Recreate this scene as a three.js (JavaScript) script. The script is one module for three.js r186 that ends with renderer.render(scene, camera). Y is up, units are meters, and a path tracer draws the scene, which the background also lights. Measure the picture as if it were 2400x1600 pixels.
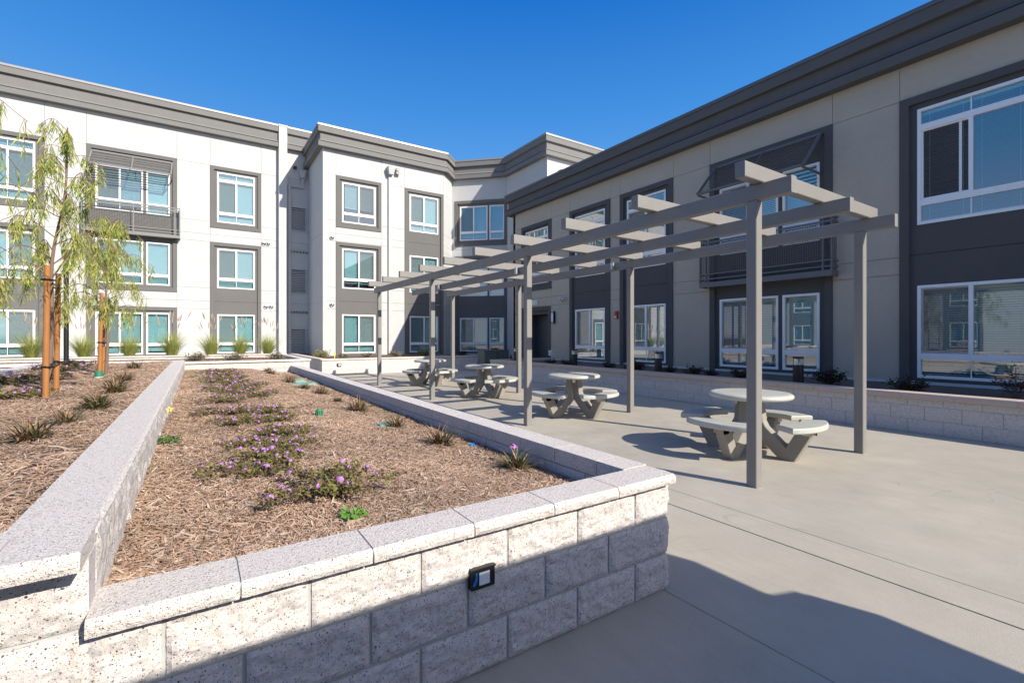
import * as THREE from 'three';
import { mergeGeometries } from 'three/addons/utils/BufferGeometryUtils.js';
import { ImprovedNoise } from 'three/addons/math/ImprovedNoise.js';

// ---------------------------------------------------------------- camera, sky, sun, exposure
// Plan axes: v (to the right along the white wing) = x, u (away along the grey wing) = -z.
const EXPOSURE = 1.35;
const scene = new THREE.Scene();
const camera = new THREE.PerspectiveCamera(2 * Math.atan(800 / 1112) * 180 / Math.PI, 1024 / 682, 0.05, 900);
camera.position.set(0, 1.42, 0);
camera.lookAt(Math.sin(0.5865), 1.42, -Math.cos(0.5865));
camera.setViewOffset(2400, 1600, 0, 12, 2400, 1600);

const AZ = 18.7 * Math.PI / 180, EL = 31.6 * Math.PI / 180;
const sunDir = new THREE.Vector3(Math.sin(AZ) * Math.cos(EL), Math.sin(EL), Math.cos(AZ) * Math.cos(EL));
{
  const W = 512, Hh = 256, data = new Float32Array(W * Hh * 4);
  const stops = [[-90, .24, .22, .19], [-1, .34, .34, .33], [0, .75, .78, .82], [4, .47, .57, .74], [9, .23, .40, .67], [16, .10, .30, .63], [25, .043, .207, .56], [35, .012, .133, .462], [50, .007, .092, .34], [90, .006, .075, .27]];
  for (let j = 0; j < Hh; j++) {
    const el = (j + .5) / Hh * 180 - 90;
    let k = 0; while (k < stops.length - 2 && el > stops[k + 1][0]) k++;
    const a = stops[k], b = stops[k + 1], t = Math.min(1, Math.max(0, (el - a[0]) / (b[0] - a[0])));
    for (let i = 0; i < W; i++) {
      const az = ((i + .5) / W - .5) * 2 * Math.PI, e = el * Math.PI / 180;
      const d = Math.cos(e) * Math.cos(az) * sunDir.x + Math.sin(e) * sunDir.y + Math.cos(e) * Math.sin(az) * sunDir.z;
      const ang = Math.acos(Math.min(1, Math.max(-1, d))) * 180 / Math.PI, g = el > 0 ? Math.exp(-ang * ang / 900) : 0;
      const o = (j * W + i) * 4;
      data[o] = a[1] + (b[1] - a[1]) * t + g * 1.0; data[o + 1] = a[2] + (b[2] - a[2]) * t + g * .88; data[o + 2] = a[3] + (b[3] - a[3]) * t + g * .7; data[o + 3] = 1;
    }
  }
  const sky = new THREE.DataTexture(data, W, Hh, THREE.RGBAFormat, THREE.FloatType);
  sky.mapping = THREE.EquirectangularReflectionMapping; sky.magFilter = sky.minFilter = THREE.LinearFilter; sky.needsUpdate = true;
  scene.background = sky; scene.environment = sky;
}
const sun = new THREE.DirectionalLight(new THREE.Color().setRGB(1, .92, .79), 5);
sun.position.copy(sunDir).multiplyScalar(60); sun.target.position.set(4, 0, -9); sun.position.add(sun.target.position);
sun.castShadow = true; sun.shadow.radius = .7; sun.shadow.mapSize.set(4096, 4096);
Object.assign(sun.shadow.camera, { left: -34, right: 34, top: 34, bottom: -34, near: 1, far: 140 });
scene.add(sun, sun.target);

// ---------------------------------------------------------------- helpers
let seed = 12345;
const rnd = () => { seed = (seed * 1664525 + 1013904223) >>> 0; return seed / 4294967296; };
const rr = (a, b) => a + (b - a) * rnd();
const pick = (a) => a[Math.floor(rnd() * a.length)];
const noise = new ImprovedNoise();
const fbm = (x, y, z = 0, o = 4) => { let s = 0, a = .5, f = 1; for (let i = 0; i < o; i++) { s += a * noise.noise(x * f, y * f, z + i * 7.3); a *= .5; f *= 2; } return s; };
const V = (v, y, u) => new THREE.Vector3(v, y, -u);
const names = {};
const numbered = (n) => { const k = (names[n] = (names[n] ?? -1) + 1); return k ? n + '_' + String(k).padStart(3, '0') : n; };
function tag(o, label, category, group) { o.userData.label = label; o.userData.category = category; if (group) o.userData.group = group; return o; }
function top(o, name) { o.name = numbered(name); scene.add(o); return o; }
function thing(name, label, category, pos = [0, 0, 0], turn = 0, group) {
  const g = new THREE.Group(); g.position.set(pos[0], pos[1], -pos[2]); g.rotation.y = turn; top(g, name); return tag(g, label, category, group);
}
function mesh(name, geo, mat, parent) { const m = new THREE.Mesh(geo, mat); m.name = name; m.castShadow = m.receiveShadow = true; if (parent) parent.add(m); return m; }
function structure(name, geo, mat) { const m = mesh('', geo, mat); m.userData.kind = 'structure'; top(m, name); return m; }
function copy(o, name, label, group) { const c = o.clone(); top(c, name); c.userData = { ...o.userData }; if (label) c.userData.label = label; if (group) c.userData.group = group; return c; }
// metric box-projected uv (metres), faceted
function muv(g, du = 0, dv = 0, keepNormals = false) {
  if (g.index) g = g.toNonIndexed();
  const p = g.attributes.position, uv = new Float32Array(p.count * 2), a = new THREE.Vector3(), b = new THREE.Vector3(), c = new THREE.Vector3();
  for (let i = 0; i < p.count; i += 3) {
    a.fromBufferAttribute(p, i); b.fromBufferAttribute(p, i + 1); c.fromBufferAttribute(p, i + 2);
    const n = b.clone().sub(a).cross(c.clone().sub(a)), x = Math.abs(n.x), y = Math.abs(n.y), z = Math.abs(n.z);
    [a, b, c].forEach((q, k) => {
      const [s, t] = y >= x && y >= z ? [q.x, q.z] : x >= z ? [q.z, q.y] : [q.x, q.y];
      uv[(i + k) * 2] = s + du; uv[(i + k) * 2 + 1] = t + dv;
    });
  }
  g.setAttribute('uv', new THREE.BufferAttribute(uv, 2));
  if (!keepNormals) g.computeVertexNormals();
  return g;
}
const box = (x0, x1, y0, y1, z0, z1) => new THREE.BoxGeometry(Math.abs(x1 - x0), Math.abs(y1 - y0), Math.abs(z1 - z0)).translate((x0 + x1) / 2, (y0 + y1) / 2, (z0 + z1) / 2);
// box with chamfered long edges along x
function chamferBox(L, h, w, c) {
  const s = new THREE.Shape([[-w / 2 + c, -h / 2], [w / 2 - c, -h / 2], [w / 2, -h / 2 + c], [w / 2, h / 2 - c], [w / 2 - c, h / 2], [-w / 2 + c, h / 2], [-w / 2, h / 2 - c], [-w / 2, -h / 2 + c]].map((q) => new THREE.Vector2(...q)));
  return new THREE.ExtrudeGeometry(s, { depth: L, bevelEnabled: false }).translate(0, 0, -L / 2).rotateY(Math.PI / 2);
}
const merge = (list) => { const l = list.map((g) => { const n = g.index ? g.toNonIndexed() : g; for (const k of Object.keys(n.attributes)) if (!['position', 'normal', 'uv', 'color'].includes(k)) n.deleteAttribute(k); return n; }); return l.length === 1 ? l[0] : mergeGeometries(l); };
const mmerge = (list) => muv(merge(list));
function tube(pts, r0, r1, seg = 6, rad = 6) {
  const curve = new THREE.CatmullRomCurve3(pts), n = seg * (pts.length - 1), fr = curve.computeFrenetFrames(n, false), pos = [], idx = [];
  for (let i = 0; i <= n; i++) {
    const t = i / n, c = curve.getPoint(t), r = r0 + (r1 - r0) * t;
    for (let k = 0; k < rad; k++) { const a = k / rad * 2 * Math.PI, q = c.clone().addScaledVector(fr.normals[i], Math.cos(a) * r).addScaledVector(fr.binormals[i], Math.sin(a) * r); pos.push(q.x, q.y, q.z); }
  }
  for (let i = 0; i < n; i++) for (let k = 0; k < rad; k++) { const a = i * rad + k, b = i * rad + (k + 1) % rad; idx.push(a, b, a + rad, b, b + rad, a + rad); }
  const g = new THREE.BufferGeometry(); g.setAttribute('position', new THREE.Float32BufferAttribute(pos, 3)); g.setIndex(idx); g.computeVertexNormals();
  g.setAttribute('uv', new THREE.Float32BufferAttribute(new Float32Array(pos.length / 3 * 2), 2)); return g;
}
// ---------------------------------------------------------------- textures and materials
function dataTex(n, fn, srgb, tile) {
  const d = new Uint8Array(n * n * 4);
  for (let j = 0; j < n; j++) for (let i = 0; i < n; i++) { const c = fn(i / n, j / n, i, j); const o = (j * n + i) * 4; for (let k = 0; k < 3; k++) d[o + k] = Math.max(0, Math.min(255, c[k] * 255)); d[o + 3] = 255; }
  const t = new THREE.DataTexture(d, n, n, THREE.RGBAFormat); t.wrapS = t.wrapT = THREE.RepeatWrapping; t.magFilter = THREE.LinearFilter; t.minFilter = THREE.LinearMipmapLinearFilter; t.generateMipmaps = true;
  if (srgb) t.colorSpace = THREE.SRGBColorSpace; t.repeat.set(1 / tile, 1 / tile); t.needsUpdate = true; return t;
}
// tileable fractal noise
const tn = (x, y, f, o = 4, s = 0) => {
  let r = 0, a = .5;
  for (let k = 0; k < o; k++) {
    const X = x * f, Y = y * f, n = (i, j) => noise.noise(i, j, s + k * 3.7);
    const wx = x, wy = y;
    r += a * ((1 - wx) * (1 - wy) * n(X, Y) + wx * (1 - wy) * n(X - f, Y) + (1 - wx) * wy * n(X, Y - f) + wx * wy * n(X - f, Y - f)); a *= .5; f *= 2;
  }
  return r;
};
const hash = (i, j) => { const s = Math.sin(i * 127.1 + j * 311.7) * 43758.5453; return s - Math.floor(s); };
const rgb = (r, g, b) => new THREE.Color().setRGB(r, g, b);
const std = (c, o = {}) => new THREE.MeshStandardMaterial({ color: c, roughness: .85, ...o });

const stuccoMap = dataTex(512, (x, y, i, j) => { const v = .945 + .11 * tn(x, y, 4, 5) + .09 * tn(x, y, 26, 3, 7) + (hash(i, j) - .5) * .06; return [v, v * (1 + .01 * tn(x, y, 3, 2, 9)), v]; }, false, 2.6);
const stuccoBump = dataTex(512, (x, y, i, j) => { const v = .5 + .3 * tn(x, y, 60, 2) + (hash(i + 7, j) - .5) * .5; return [v, v, v]; }, false, 1.1);
const stucco = (c) => std(c, { map: stuccoMap, bumpMap: stuccoBump, bumpScale: .004, roughness: .95 });
const M = {
  white: stucco(rgb(.53, .538, .542)), greyStucco: stucco(rgb(.5, .44, .36)),
  trim: stucco(rgb(.15, .148, .146)), corniceGrey: stucco(rgb(.2, .197, .193)), corniceDark: stucco(rgb(.125, .122, .12)), trimDark: stucco(rgb(.1, .098, .098)),
  coping: std(rgb(.3, .295, .29), { roughness: .45, metalness: .3 }), copingDark: std(rgb(.13, .13, .135), { roughness: .5, metalness: .3 }),
  vinyl: std(rgb(.88, .88, .88), { roughness: .35 }), blind: std(rgb(.72, .75, .73), { roughness: .6, side: THREE.DoubleSide }),
  roomShade: std(rgb(.1, .1, .1)), screen: new THREE.MeshPhysicalMaterial({ color: rgb(.16, .165, .17), roughness: .9, transparent: true, opacity: .38 }),
  glass: new THREE.MeshPhysicalMaterial({ color: rgb(.56, .81, .85), transmission: 1, thickness: 0, roughness: .01, ior: 3.2 }),
  roof: std(rgb(.5, .5, .49)), metalDark: std(rgb(.14, .14, .142), { roughness: .55 }), metalGrey: std(rgb(.2, .2, .2), { roughness: .5 }),
  steel: std(rgb(.6, .61, .62), { roughness: .3, metalness: .9 }), black: std(rgb(.012, .012, .013), { roughness: .4 }), doorPaint: std(rgb(.055, .065, .07), { roughness: .5 }),
  cabinet: std(rgb(.075, .1, .1), { roughness: .5 }), red: std(rgb(.45, .02, .02), { roughness: .4 }), lens: std(rgb(.75, .77, .8), { roughness: .3 }),
  lightGrey: std(rgb(.55, .56, .56), { roughness: .5 }), blue: std(rgb(.01, .2, .6), { roughness: .35 }), greenPlastic: std(rgb(.03, .2, .11), { roughness: .5 }), valveGreen: std(rgb(.2, .38, .33), { roughness: .6 }),
  yellow: std(rgb(.75, .6, .03), { roughness: .6 }),
};
// ground-face concrete masonry: pale matrix with dark, brown and rust aggregate
function speckle(n, base, count, seed0, tile) {
  const c = document.createElement('canvas'); c.width = c.height = n; const x = c.getContext('2d');
  x.fillStyle = base; x.fillRect(0, 0, n, n); seed = seed0;
  for (let k = 0; k < 900; k++) { const g = Math.floor(rr(190, 245)); x.fillStyle = `rgba(${g},${g - 8},${g - 18},0.35)`; x.beginPath(); x.ellipse(rnd() * n, rnd() * n, rr(4, 26), rr(3, 14), rnd() * 3, 0, 7); x.fill(); }
  const cols = ['58,48,48', '84,68,64', '34,32,36', '112,82,74', '140,124,118', '62,58,64', '46,42,46', '255,250,244'];
  for (let k = 0; k < count; k++) {
    const z = rnd(), r = z < .01 ? rr(3.6, 5) : z < .22 ? rr(2.1, 3.6) : rr(.8, 2.1), px = rnd() * n, py = rnd() * n, a = rnd() * 3, q = rr(.45, 1);
    x.fillStyle = `rgba(${pick(cols)},${rr(.45, .95).toFixed(2)})`;
    for (const ox of [-n, 0, n]) for (const oy of [-n, 0, n]) { if (px + ox < -10 || px + ox > n + 10 || py + oy < -10 || py + oy > n + 10) continue; x.beginPath(); x.ellipse(px + ox, py + oy, r, r * q, a, 0, 7); x.fill(); }
  }
  const t = new THREE.CanvasTexture(c); t.wrapS = t.wrapT = THREE.RepeatWrapping; t.colorSpace = THREE.SRGBColorSpace; t.repeat.set(1 / tile, 1 / tile); return t;
}
const roughBump = dataTex(512, (x, y, i, j) => { const v = .5 + .55 * tn(x, y, 16, 4, 4) + (hash(i, j + 3) - .5) * .25; return [v, v, v]; }, false, .5);
const fineBump = dataTex(512, (x, y, i, j) => { const v = .5 + .4 * tn(x, y, 48, 3, 2) + (hash(i, j + 3) - .5) * .3; return [v, v, v]; }, false, .5);
const splitTex = speckle(1024, '#e4dedb', 9500, 77, .8), splitTop = speckle(1024, '#e3deda', 12500, 99, .62);
M.split = std(rgb(.79, .785, .785), { map: splitTex, bumpMap: roughBump, bumpScale: .006, roughness: .95 });
M.capStone = std(rgb(.93, .905, .885), { map: splitTop, bumpMap: fineBump, bumpScale: .009, roughness: .95 });
M.tanCap = std(rgb(.54, .43, .37), { map: stuccoMap, roughness: .9 });
M.mortar = std(rgb(.46, .475, .465), { map: stuccoMap, roughness: .95 });
const concreteMap = dataTex(1024, (x, y, i, j) => {
  const a = tn(x, y, 3, 5, 1), b = tn(x, y, 14, 4, 5), st = Math.max(0, tn(x, y, 5, 3, 20) - .1) * .25; const crz = Math.abs(tn(x, y, 8, 3, 51)) < .006 && tn(x, y, 3, 2, 61) > .08 ? .1 : 0, v = .9 - crz + .3 * a + .22 * b + .1 * tn(x, y * .25, 90, 2, 12) + (hash(i, j) - .5) * .07 - st * .5;
  const pit = hash(i * 3, j * 5) > .9994 ? .25 : 0;
  const o = Math.max(0, tn(x, y, 4, 3, 31)) * .22; return [v - pit, v * (.988 - .03 * st - .12 * o) - pit, v * (.965 - .12 * st - .03 * a - .3 * o) - pit];
}, false, 5);
const concreteBump = dataTex(512, (x, y, i, j) => { const v = .5 + .3 * tn(x, y, 30, 4, 8) + (hash(i, j) - .5) * .3; return [v, v, v]; }, false, 1.2);
M.concrete = std(rgb(.465, .43, .37), { map: concreteMap, bumpMap: concreteBump, bumpScale: .0025, roughness: .85 });
M.castConcrete = std(rgb(.33, .315, .285), { map: concreteMap, bumpMap: concreteBump, bumpScale: .004, roughness: .9 });
M.tableTop = std(rgb(.54, .55, .51), { map: concreteMap, bumpMap: concreteBump, bumpScale: .001, roughness: .5 });
M.pergola = std(rgb(.228, .22, .212), { map: stuccoMap, roughness: .5 });
M.soil = std(rgb(.16, .1, .065), { map: dataTex(512, (x, y, i, j) => { const v = .8 + .6 * tn(x, y, 24, 4, 3) + (hash(i, j) - .5) * .4; return [v, v, v]; }, false, .8), roughness: 1 });
M.gravel = std(rgb(.2, .165, .14), { map: dataTex(512, (x, y, i, j) => { const v = .7 + 1.1 * tn(x, y, 40, 3, 3) + (hash(i, j) - .5) * .5; return [v, v * .96, v * .92]; }, false, .9), bumpMap: roughBump, bumpScale: .02, roughness: 1 });
const woodMap = dataTex(256, (x, y, i, j) => { const v = .85 + .25 * tn(x * .5 + .2, y, 6, 3, 3) + .22 * tn(x, y * .1, 40, 2, 6) + (hash(i, j) - .5) * .08; return [v, v * .97, v * .93]; }, false, .5);
M.lawn = std(rgb(.09, .17, .03), { map: stuccoMap, roughness: 1 });
M.stake = std(rgb(.42, .185, .06), { map: woodMap, roughness: .85 });
M.bark = std(rgb(.2, .13, .1), { roughness: .95 });
const leafy = (r, g, b, t = .35) => new THREE.MeshPhysicalMaterial({ color: rgb(r, g, b), roughness: .8, transmission: t, thickness: 0, side: THREE.DoubleSide, ior: 1.3, vertexColors: true });

// ---------------------------------------------------------------- ground and paving
{
  const g = new THREE.PlaneGeometry(600, 600).rotateX(-Math.PI / 2).translate(0, -.06, 0);
  structure('ground', muv(g), M.soil);
  // poured slabs with real joints; joints run along u at v = 2.18, 3.338, 3.668
  const pav = new THREE.Group(); top(pav, 'pavement'); pav.userData.kind = 'structure';
  const vs = [-14, -9, -4.5, 2.18, 3.338, 3.668, 9.4, 13.55], us = [-14, -9, -4.2, 17.95];
  const gap = { 3.338: .0075, 3.668: .0035, 2.18: .003 };
  for (let i = 0; i < vs.length - 1; i++) for (let j = 0; j < us.length - 1; j++) {
    const g0 = gap[vs[i]] ?? .004, g1 = gap[vs[i + 1]] ?? .004;
    mesh('concrete_slab', muv(box(vs[i] + g0, vs[i + 1] - g1, -.055, 0, -us[j] - .003, -us[j + 1] + .003)), M.concrete, pav);
  }
  mesh('concrete_slab', muv(box(-14, 13.5, -.055, 0, -17.953, -25.5)), M.concrete, pav);
}

// ---------------------------------------------------------------- buildings
// rectangle a minus rectangles, as rectangles [x0,x1,y0,y1]
function subtract(r, holes) {
  const xs = [r[0], r[1]], ys = [r[2], r[3]];
  for (const h of holes) { for (const x of [h[0], h[1]]) if (x > r[0] && x < r[1]) xs.push(x); for (const y of [h[2], h[3]]) if (y > r[2] && y < r[3]) ys.push(y); }
  xs.sort((a, b) => a - b); ys.sort((a, b) => a - b);
  const inH = (x, y) => holes.some((h) => x > h[0] && x < h[1] && y > h[2] && y < h[3]), out = [];
  for (let i = 0; i < xs.length - 1; i++) {
    let run = null;
    for (let j = 0; j < ys.length - 1; j++) {
      if (xs[i + 1] - xs[i] < 1e-4 || ys[j + 1] - ys[j] < 1e-4) continue;
      if (inH((xs[i] + xs[i + 1]) / 2, (ys[j] + ys[j + 1]) / 2)) { run = null; continue; }
      if (run) run[3] = ys[j + 1]; else out.push(run = [xs[i], xs[i + 1], ys[j], ys[j + 1]]);
    }
  }
  return out;
}
function connected(rects) { // groups of rectangles that share an edge
  const left = rects.slice(), out = [], touch = (a, b) => (Math.abs(a[1] - b[0]) < 1e-4 || Math.abs(b[1] - a[0]) < 1e-4 ? Math.min(a[3], b[3]) - Math.max(a[2], b[2]) > 1e-3 : (Math.abs(a[3] - b[2]) < 1e-4 || Math.abs(b[3] - a[2]) < 1e-4) && Math.min(a[1], b[1]) - Math.max(a[0], b[0]) > 1e-3);
  while (left.length) { const g = [left.pop()]; for (let i = 0; i < g.length; i++) for (let j = left.length - 1; j >= 0; j--) if (touch(g[i], left[j])) g.push(left.splice(j, 1)[0]); out.push(g); }
  return out;
}
// a facade's own axes: x along the wall (left to right seen from outside), y up, z outwards
const basis = (v, u, th) => new THREE.Matrix4().makeRotationY(th).setPosition(v, 0, -u);
function put(m, B, x = 0, y = 0, z = 0) { m.applyMatrix4(B.clone().multiply(new THREE.Matrix4().makeTranslation(x, y, z))); return m; }
// white vinyl window: slider over two fixed lites, optional transom; origin bottom left, face at z = 0
const winCache = {};
function windowProto(w, h, o) {
  const key = JSON.stringify([w, h, o]); if (winCache[key]) return winCache[key];
  const f = .055, fr = [], panes = [], lo = o.lower ?? .36, rail = .115, d0 = -.07, d1 = .012;
  fr.push(box(0, w, 0, f, d0, d1), box(0, w, h - f, h, d0, d1), box(0, f, f, h - f, d0, d1), box(w - f, w, f, h - f, d0, d1));
  const y1 = lo, y2 = lo + rail; let yt = h - f;
  fr.push(box(f, w - f, y1, y2, d0, d1 - .004));
  fr.push(box(f, w - f, (y1 + y2) / 2 - .003, (y1 + y2) / 2 + .003, d1 - .004, d1 - .001));
  if (o.transom) { yt = h - f - .36; fr.push(box(f, w - f, yt, yt + .11, d0, d1 - .004)); }
  const row = (ya, yb, n, thick, zg) => {
    const iw = (w - 2 * f - (n - 1) * thick) / n;
    for (let k = 0; k < n; k++) {
      const xa = f + k * (iw + thick);
      if (k) fr.push(box(xa - thick, xa, ya, yb, zg - .012, thick > .05 ? d1 - .006 : zg + .006));
      panes.push([xa, xa + iw, ya, yb, zg]);
    }
  };
  const n = o.single ? 1 : 2;
  row(f, y1, n, .018, -.03); row(y2, yt, n, .062, -.034); if (o.transom) row(yt + .11, h - f, n, .018, -.03);
  // sash rails of the sliding leaf
  if (!o.single) { const k = o.leaf ?? 0, hw = (w - 2 * f - .062) / 2, xa = f + k * (hw + .062); fr.push(box(xa, xa + hw, y2, y2 + .03, -.05, -.012), box(xa, xa + hw, yt - .03, yt, -.05, -.012), box(k ? xa + hw - .03 : xa, k ? xa + hw : xa + .03, y2 + .03, yt - .03, -.05, -.012)); }
  const root = mesh('window', mmerge(fr), M.vinyl);
  for (const [xa, xb, ya, yb, zg] of panes) {
    if (o.open && ya === y2 && xa < w / 3) { continue; }
    const p = mesh('pane', new THREE.PlaneGeometry(xb - xa + .01, yb - ya + .01), M.glass, root); p.position.set((xa + xb) / 2, (ya + yb) / 2, zg);
  }
  if (!o.single && !o.open) { const k = o.leaf ?? 0, hw = (w - 2 * f - .062) / 2, xa = f + k * (hw + .062), sc = mesh('insect_screen', new THREE.PlaneGeometry(hw, yt - y2), M.screen, root); sc.position.set(xa + hw / 2, (y2 + yt) / 2, -.008); }
  if (o.open) { const [xa, xb, ya, yb] = panes.find((p) => p[2] === y2); const s = mesh('insect_screen', new THREE.PlaneGeometry(xb - xa, yb - ya), M.screen, root); s.position.set((xa + xb) / 2, (ya + yb) / 2, -.05); mesh('open_sash', mmerge([box(xa + .5 * (xb - xa) + .2, xa + .5 * (xb - xa) + .24, ya, yb, -.058, -.04)]), M.vinyl, root); }
  // blinds: tilted slats hanging behind the glass, a valance above
  if (o.blind !== null) {
    const b = { to: 0, ...(o.blind ?? {}) }, sl = [], pitch = .043, x0 = .045, x1 = w - .045, yTop = h - .05, yBot = f + (b.to ?? 0) * h, tilt = b.tilt ?? .62;
    const parts = o.single ? [[x0, x1]] : [[x0, w / 2 - .012], [w / 2 + .012, x1]];
    for (const [a, c] of parts) {
      for (let y = yTop - .05; y > yBot; y -= pitch) sl.push(new THREE.PlaneGeometry(c - a, .048).rotateX(-tilt + (rnd() - .5) * .05).translate((a + c) / 2, y, -.135));
      sl.push(box(a, c, yTop - .05, yTop, -.165, -.11), box(a, c, yBot - .02, yBot, -.15, -.12));
      for (const t of [.16, .84]) sl.push(box(a + (c - a) * t - .002, a + (c - a) * t + .002, yBot, yTop, -.112, -.109));
    }
    const bl = mesh('blinds', mmerge(sl), M.blind, root); bl.userData.kind = 'stuff';
  }
  return (winCache[key] = root);
}
function addWindow(bld, B, x, y, w, h, o, z = -.035) { const m = windowProto(w, h, o).clone(); m.name = 'window'; put(m, B, x, y, z); bld.add(m); return m; }

// o: B, len, y0, y1, mat, trimMat, jx, jy, cols [{x0,x1,y0,y1,wins:[[x,y,w,h,o]], open:true if no bottom trim, t}]
function facade(bld, o) {
  const { B, len, y0, y1, mat, trimMat } = o, holes = (o.cols ?? []).map((c) => [c.x0, c.x1, c.y0, c.y1]).concat(o.holes ?? []);
  const xs = [0, ...(o.jx ?? []), len].sort((a, b) => a - b), ys = [y0, ...(o.jy ?? []), y1].sort((a, b) => a - b), g = .0045;
  for (let i = 0; i < xs.length - 1; i++) for (let j = 0; j < ys.length - 1; j++) {
    const r = subtract([xs[i] + (i ? g : 0), xs[i + 1] - (i < xs.length - 2 ? g : 0), ys[j] + (j ? g : 0), ys[j + 1] - (j < ys.length - 2 ? g : 0)], holes);
    for (const part of connected(r)) put(mesh('wall_panel', mmerge(part.map((q) => box(q[0], q[1], q[2], q[3], -.05, 0))), mat, bld), B);
  }
  put(mesh('wall', mmerge(subtract([0.003, len - .003, y0, y1], holes).map((q) => box(q[0], q[1], q[2], q[3], -.16, -.052))), mat, bld), B);
  for (const c of o.cols ?? []) {
    const t = c.t ?? .15, P = .035, tr = [box(c.x0, c.x0 + t, c.y0, c.y1, -.16, P), box(c.x1 - t, c.x1, c.y0, c.y1, -.16, P), box(c.x0 + t, c.x1 - t, c.y1 - t, c.y1, -.16, P)];
    if (!c.open) tr.push(box(c.x0 + t, c.x1 - t, c.y0, c.y0 + t, -.16, P));
    put(mesh('window_surround', mmerge(tr), trimMat, bld), B);
    const inner = [c.x0 + t, c.x1 - t, c.open ? c.y0 : c.y0 + t, c.y1 - t], wh = c.wins.map((w) => [w[0], w[0] + w[2], w[1], w[1] + w[3]]).concat(c.gaps ?? []);
    const cuts = [inner[2], ...(c.jy ?? []).filter((y) => y > inner[2] && y < inner[3]), inner[3]];
    for (let k = 0; k < cuts.length - 1; k++) {
      const r = subtract([inner[0], inner[1], cuts[k] + (k ? g : 0), cuts[k + 1] - (k < cuts.length - 2 ? g : 0)], wh);
      for (const part of connected(r)) put(mesh('recessed_panel', mmerge(part.map((q) => box(q[0], q[1], q[2], q[3], -.12, -.035))), trimMat, bld), B);
    }
    for (const [x, y, w, h, wo] of c.wins) addWindow(bld, B, x, y, w, h, wo ?? {});
  }
  // rooms behind: one sheet toned dark to stand for unlit depth, also stops daylight
  put(mesh('room_shade_sheet', muv(box(.05, len - .05, y0, y1, -.95, -.9)), M.roomShade, bld), B);
}
// profile [o,y] swept along a plan path [[v,u]...]; outward is to the right-hand side of travel given by sign
function sweep(path, prof, sign = 1, closed = true) {
  const n = path.length, P = path.map(([v, u]) => new THREE.Vector2(v, -u)), nor = [];
  for (let i = 0; i < n - 1; i++) { const d = P[i + 1].clone().sub(P[i]).normalize(); nor.push(new THREE.Vector2(-d.y, d.x).multiplyScalar(sign)); }
  const mit = P.map((p, i) => { const a = nor[Math.max(0, i - 1)], b = nor[Math.min(n - 2, i)], m = a.clone().add(b); return m.multiplyScalar(2 / m.lengthSq()); });
  const at = (i, k) => { const [o, y] = prof[k % prof.length]; return [P[i].x + mit[i].x * o, y, P[i].y + mit[i].y * o]; };
  const pos = [], K = prof.length;
  for (let i = 0; i < n - 1; i++) for (let k = 0; k < (closed ? K : K - 1); k++) { const a = at(i, k), b = at(i + 1, k), c = at(i + 1, k + 1), d = at(i, k + 1); pos.push(...a, ...b, ...c, ...a, ...c, ...d); }
  const tri = THREE.ShapeUtils.triangulateShape(prof.map((q) => new THREE.Vector2(...q)), []);
  for (const i of [0, n - 1]) for (const t of tri) for (const k of t) pos.push(...at(i, k));
  const g = new THREE.BufferGeometry(); g.setAttribute('position', new THREE.Float32BufferAttribute(pos, 3)); g.computeVertexNormals(); return muv(g);
}
function cornice(bld, path, yTop, H, mat, cop, back = -.3) {
  const y = yTop - .055, b = yTop - H;
  mesh('cornice', sweep(path, [[back, y], [.245, y], [.245, y - .28], [.135, y - .28], [.135, y - .36], [.135, b + .33], [.235, b + .23], [.195, b + .23], [.195, b + .2], [.235, b + .2], [.235, b], [-.03, b], [-.03, b + .02], [back, b + .02]], 1), mat, bld);
  mesh('roof_coping', sweep(path, [[back - .02, yTop], [.27, yTop], [.27, y - .03], [.247, y - .03], [.247, y + .002], [back - .02, y + .002]], 1), cop, bld);
}
const Q1 = Math.PI / 2, WJY = [2.66, 3.02, 3.62, 5.72, 6.06, 6.64];
const W = 1.525, HA = 1.78;
let blindNo = 0; const TILTS = [.62, .5, .72, .58, .8, .45, .66], bl = (to, tilt) => { blindNo++; return { blind: { to: to < .03 ? [.02, .02, .05, .02, .02, .12][blindNo % 6] : to, tilt: tilt ?? TILTS[blindNo % 7] } }; };

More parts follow.
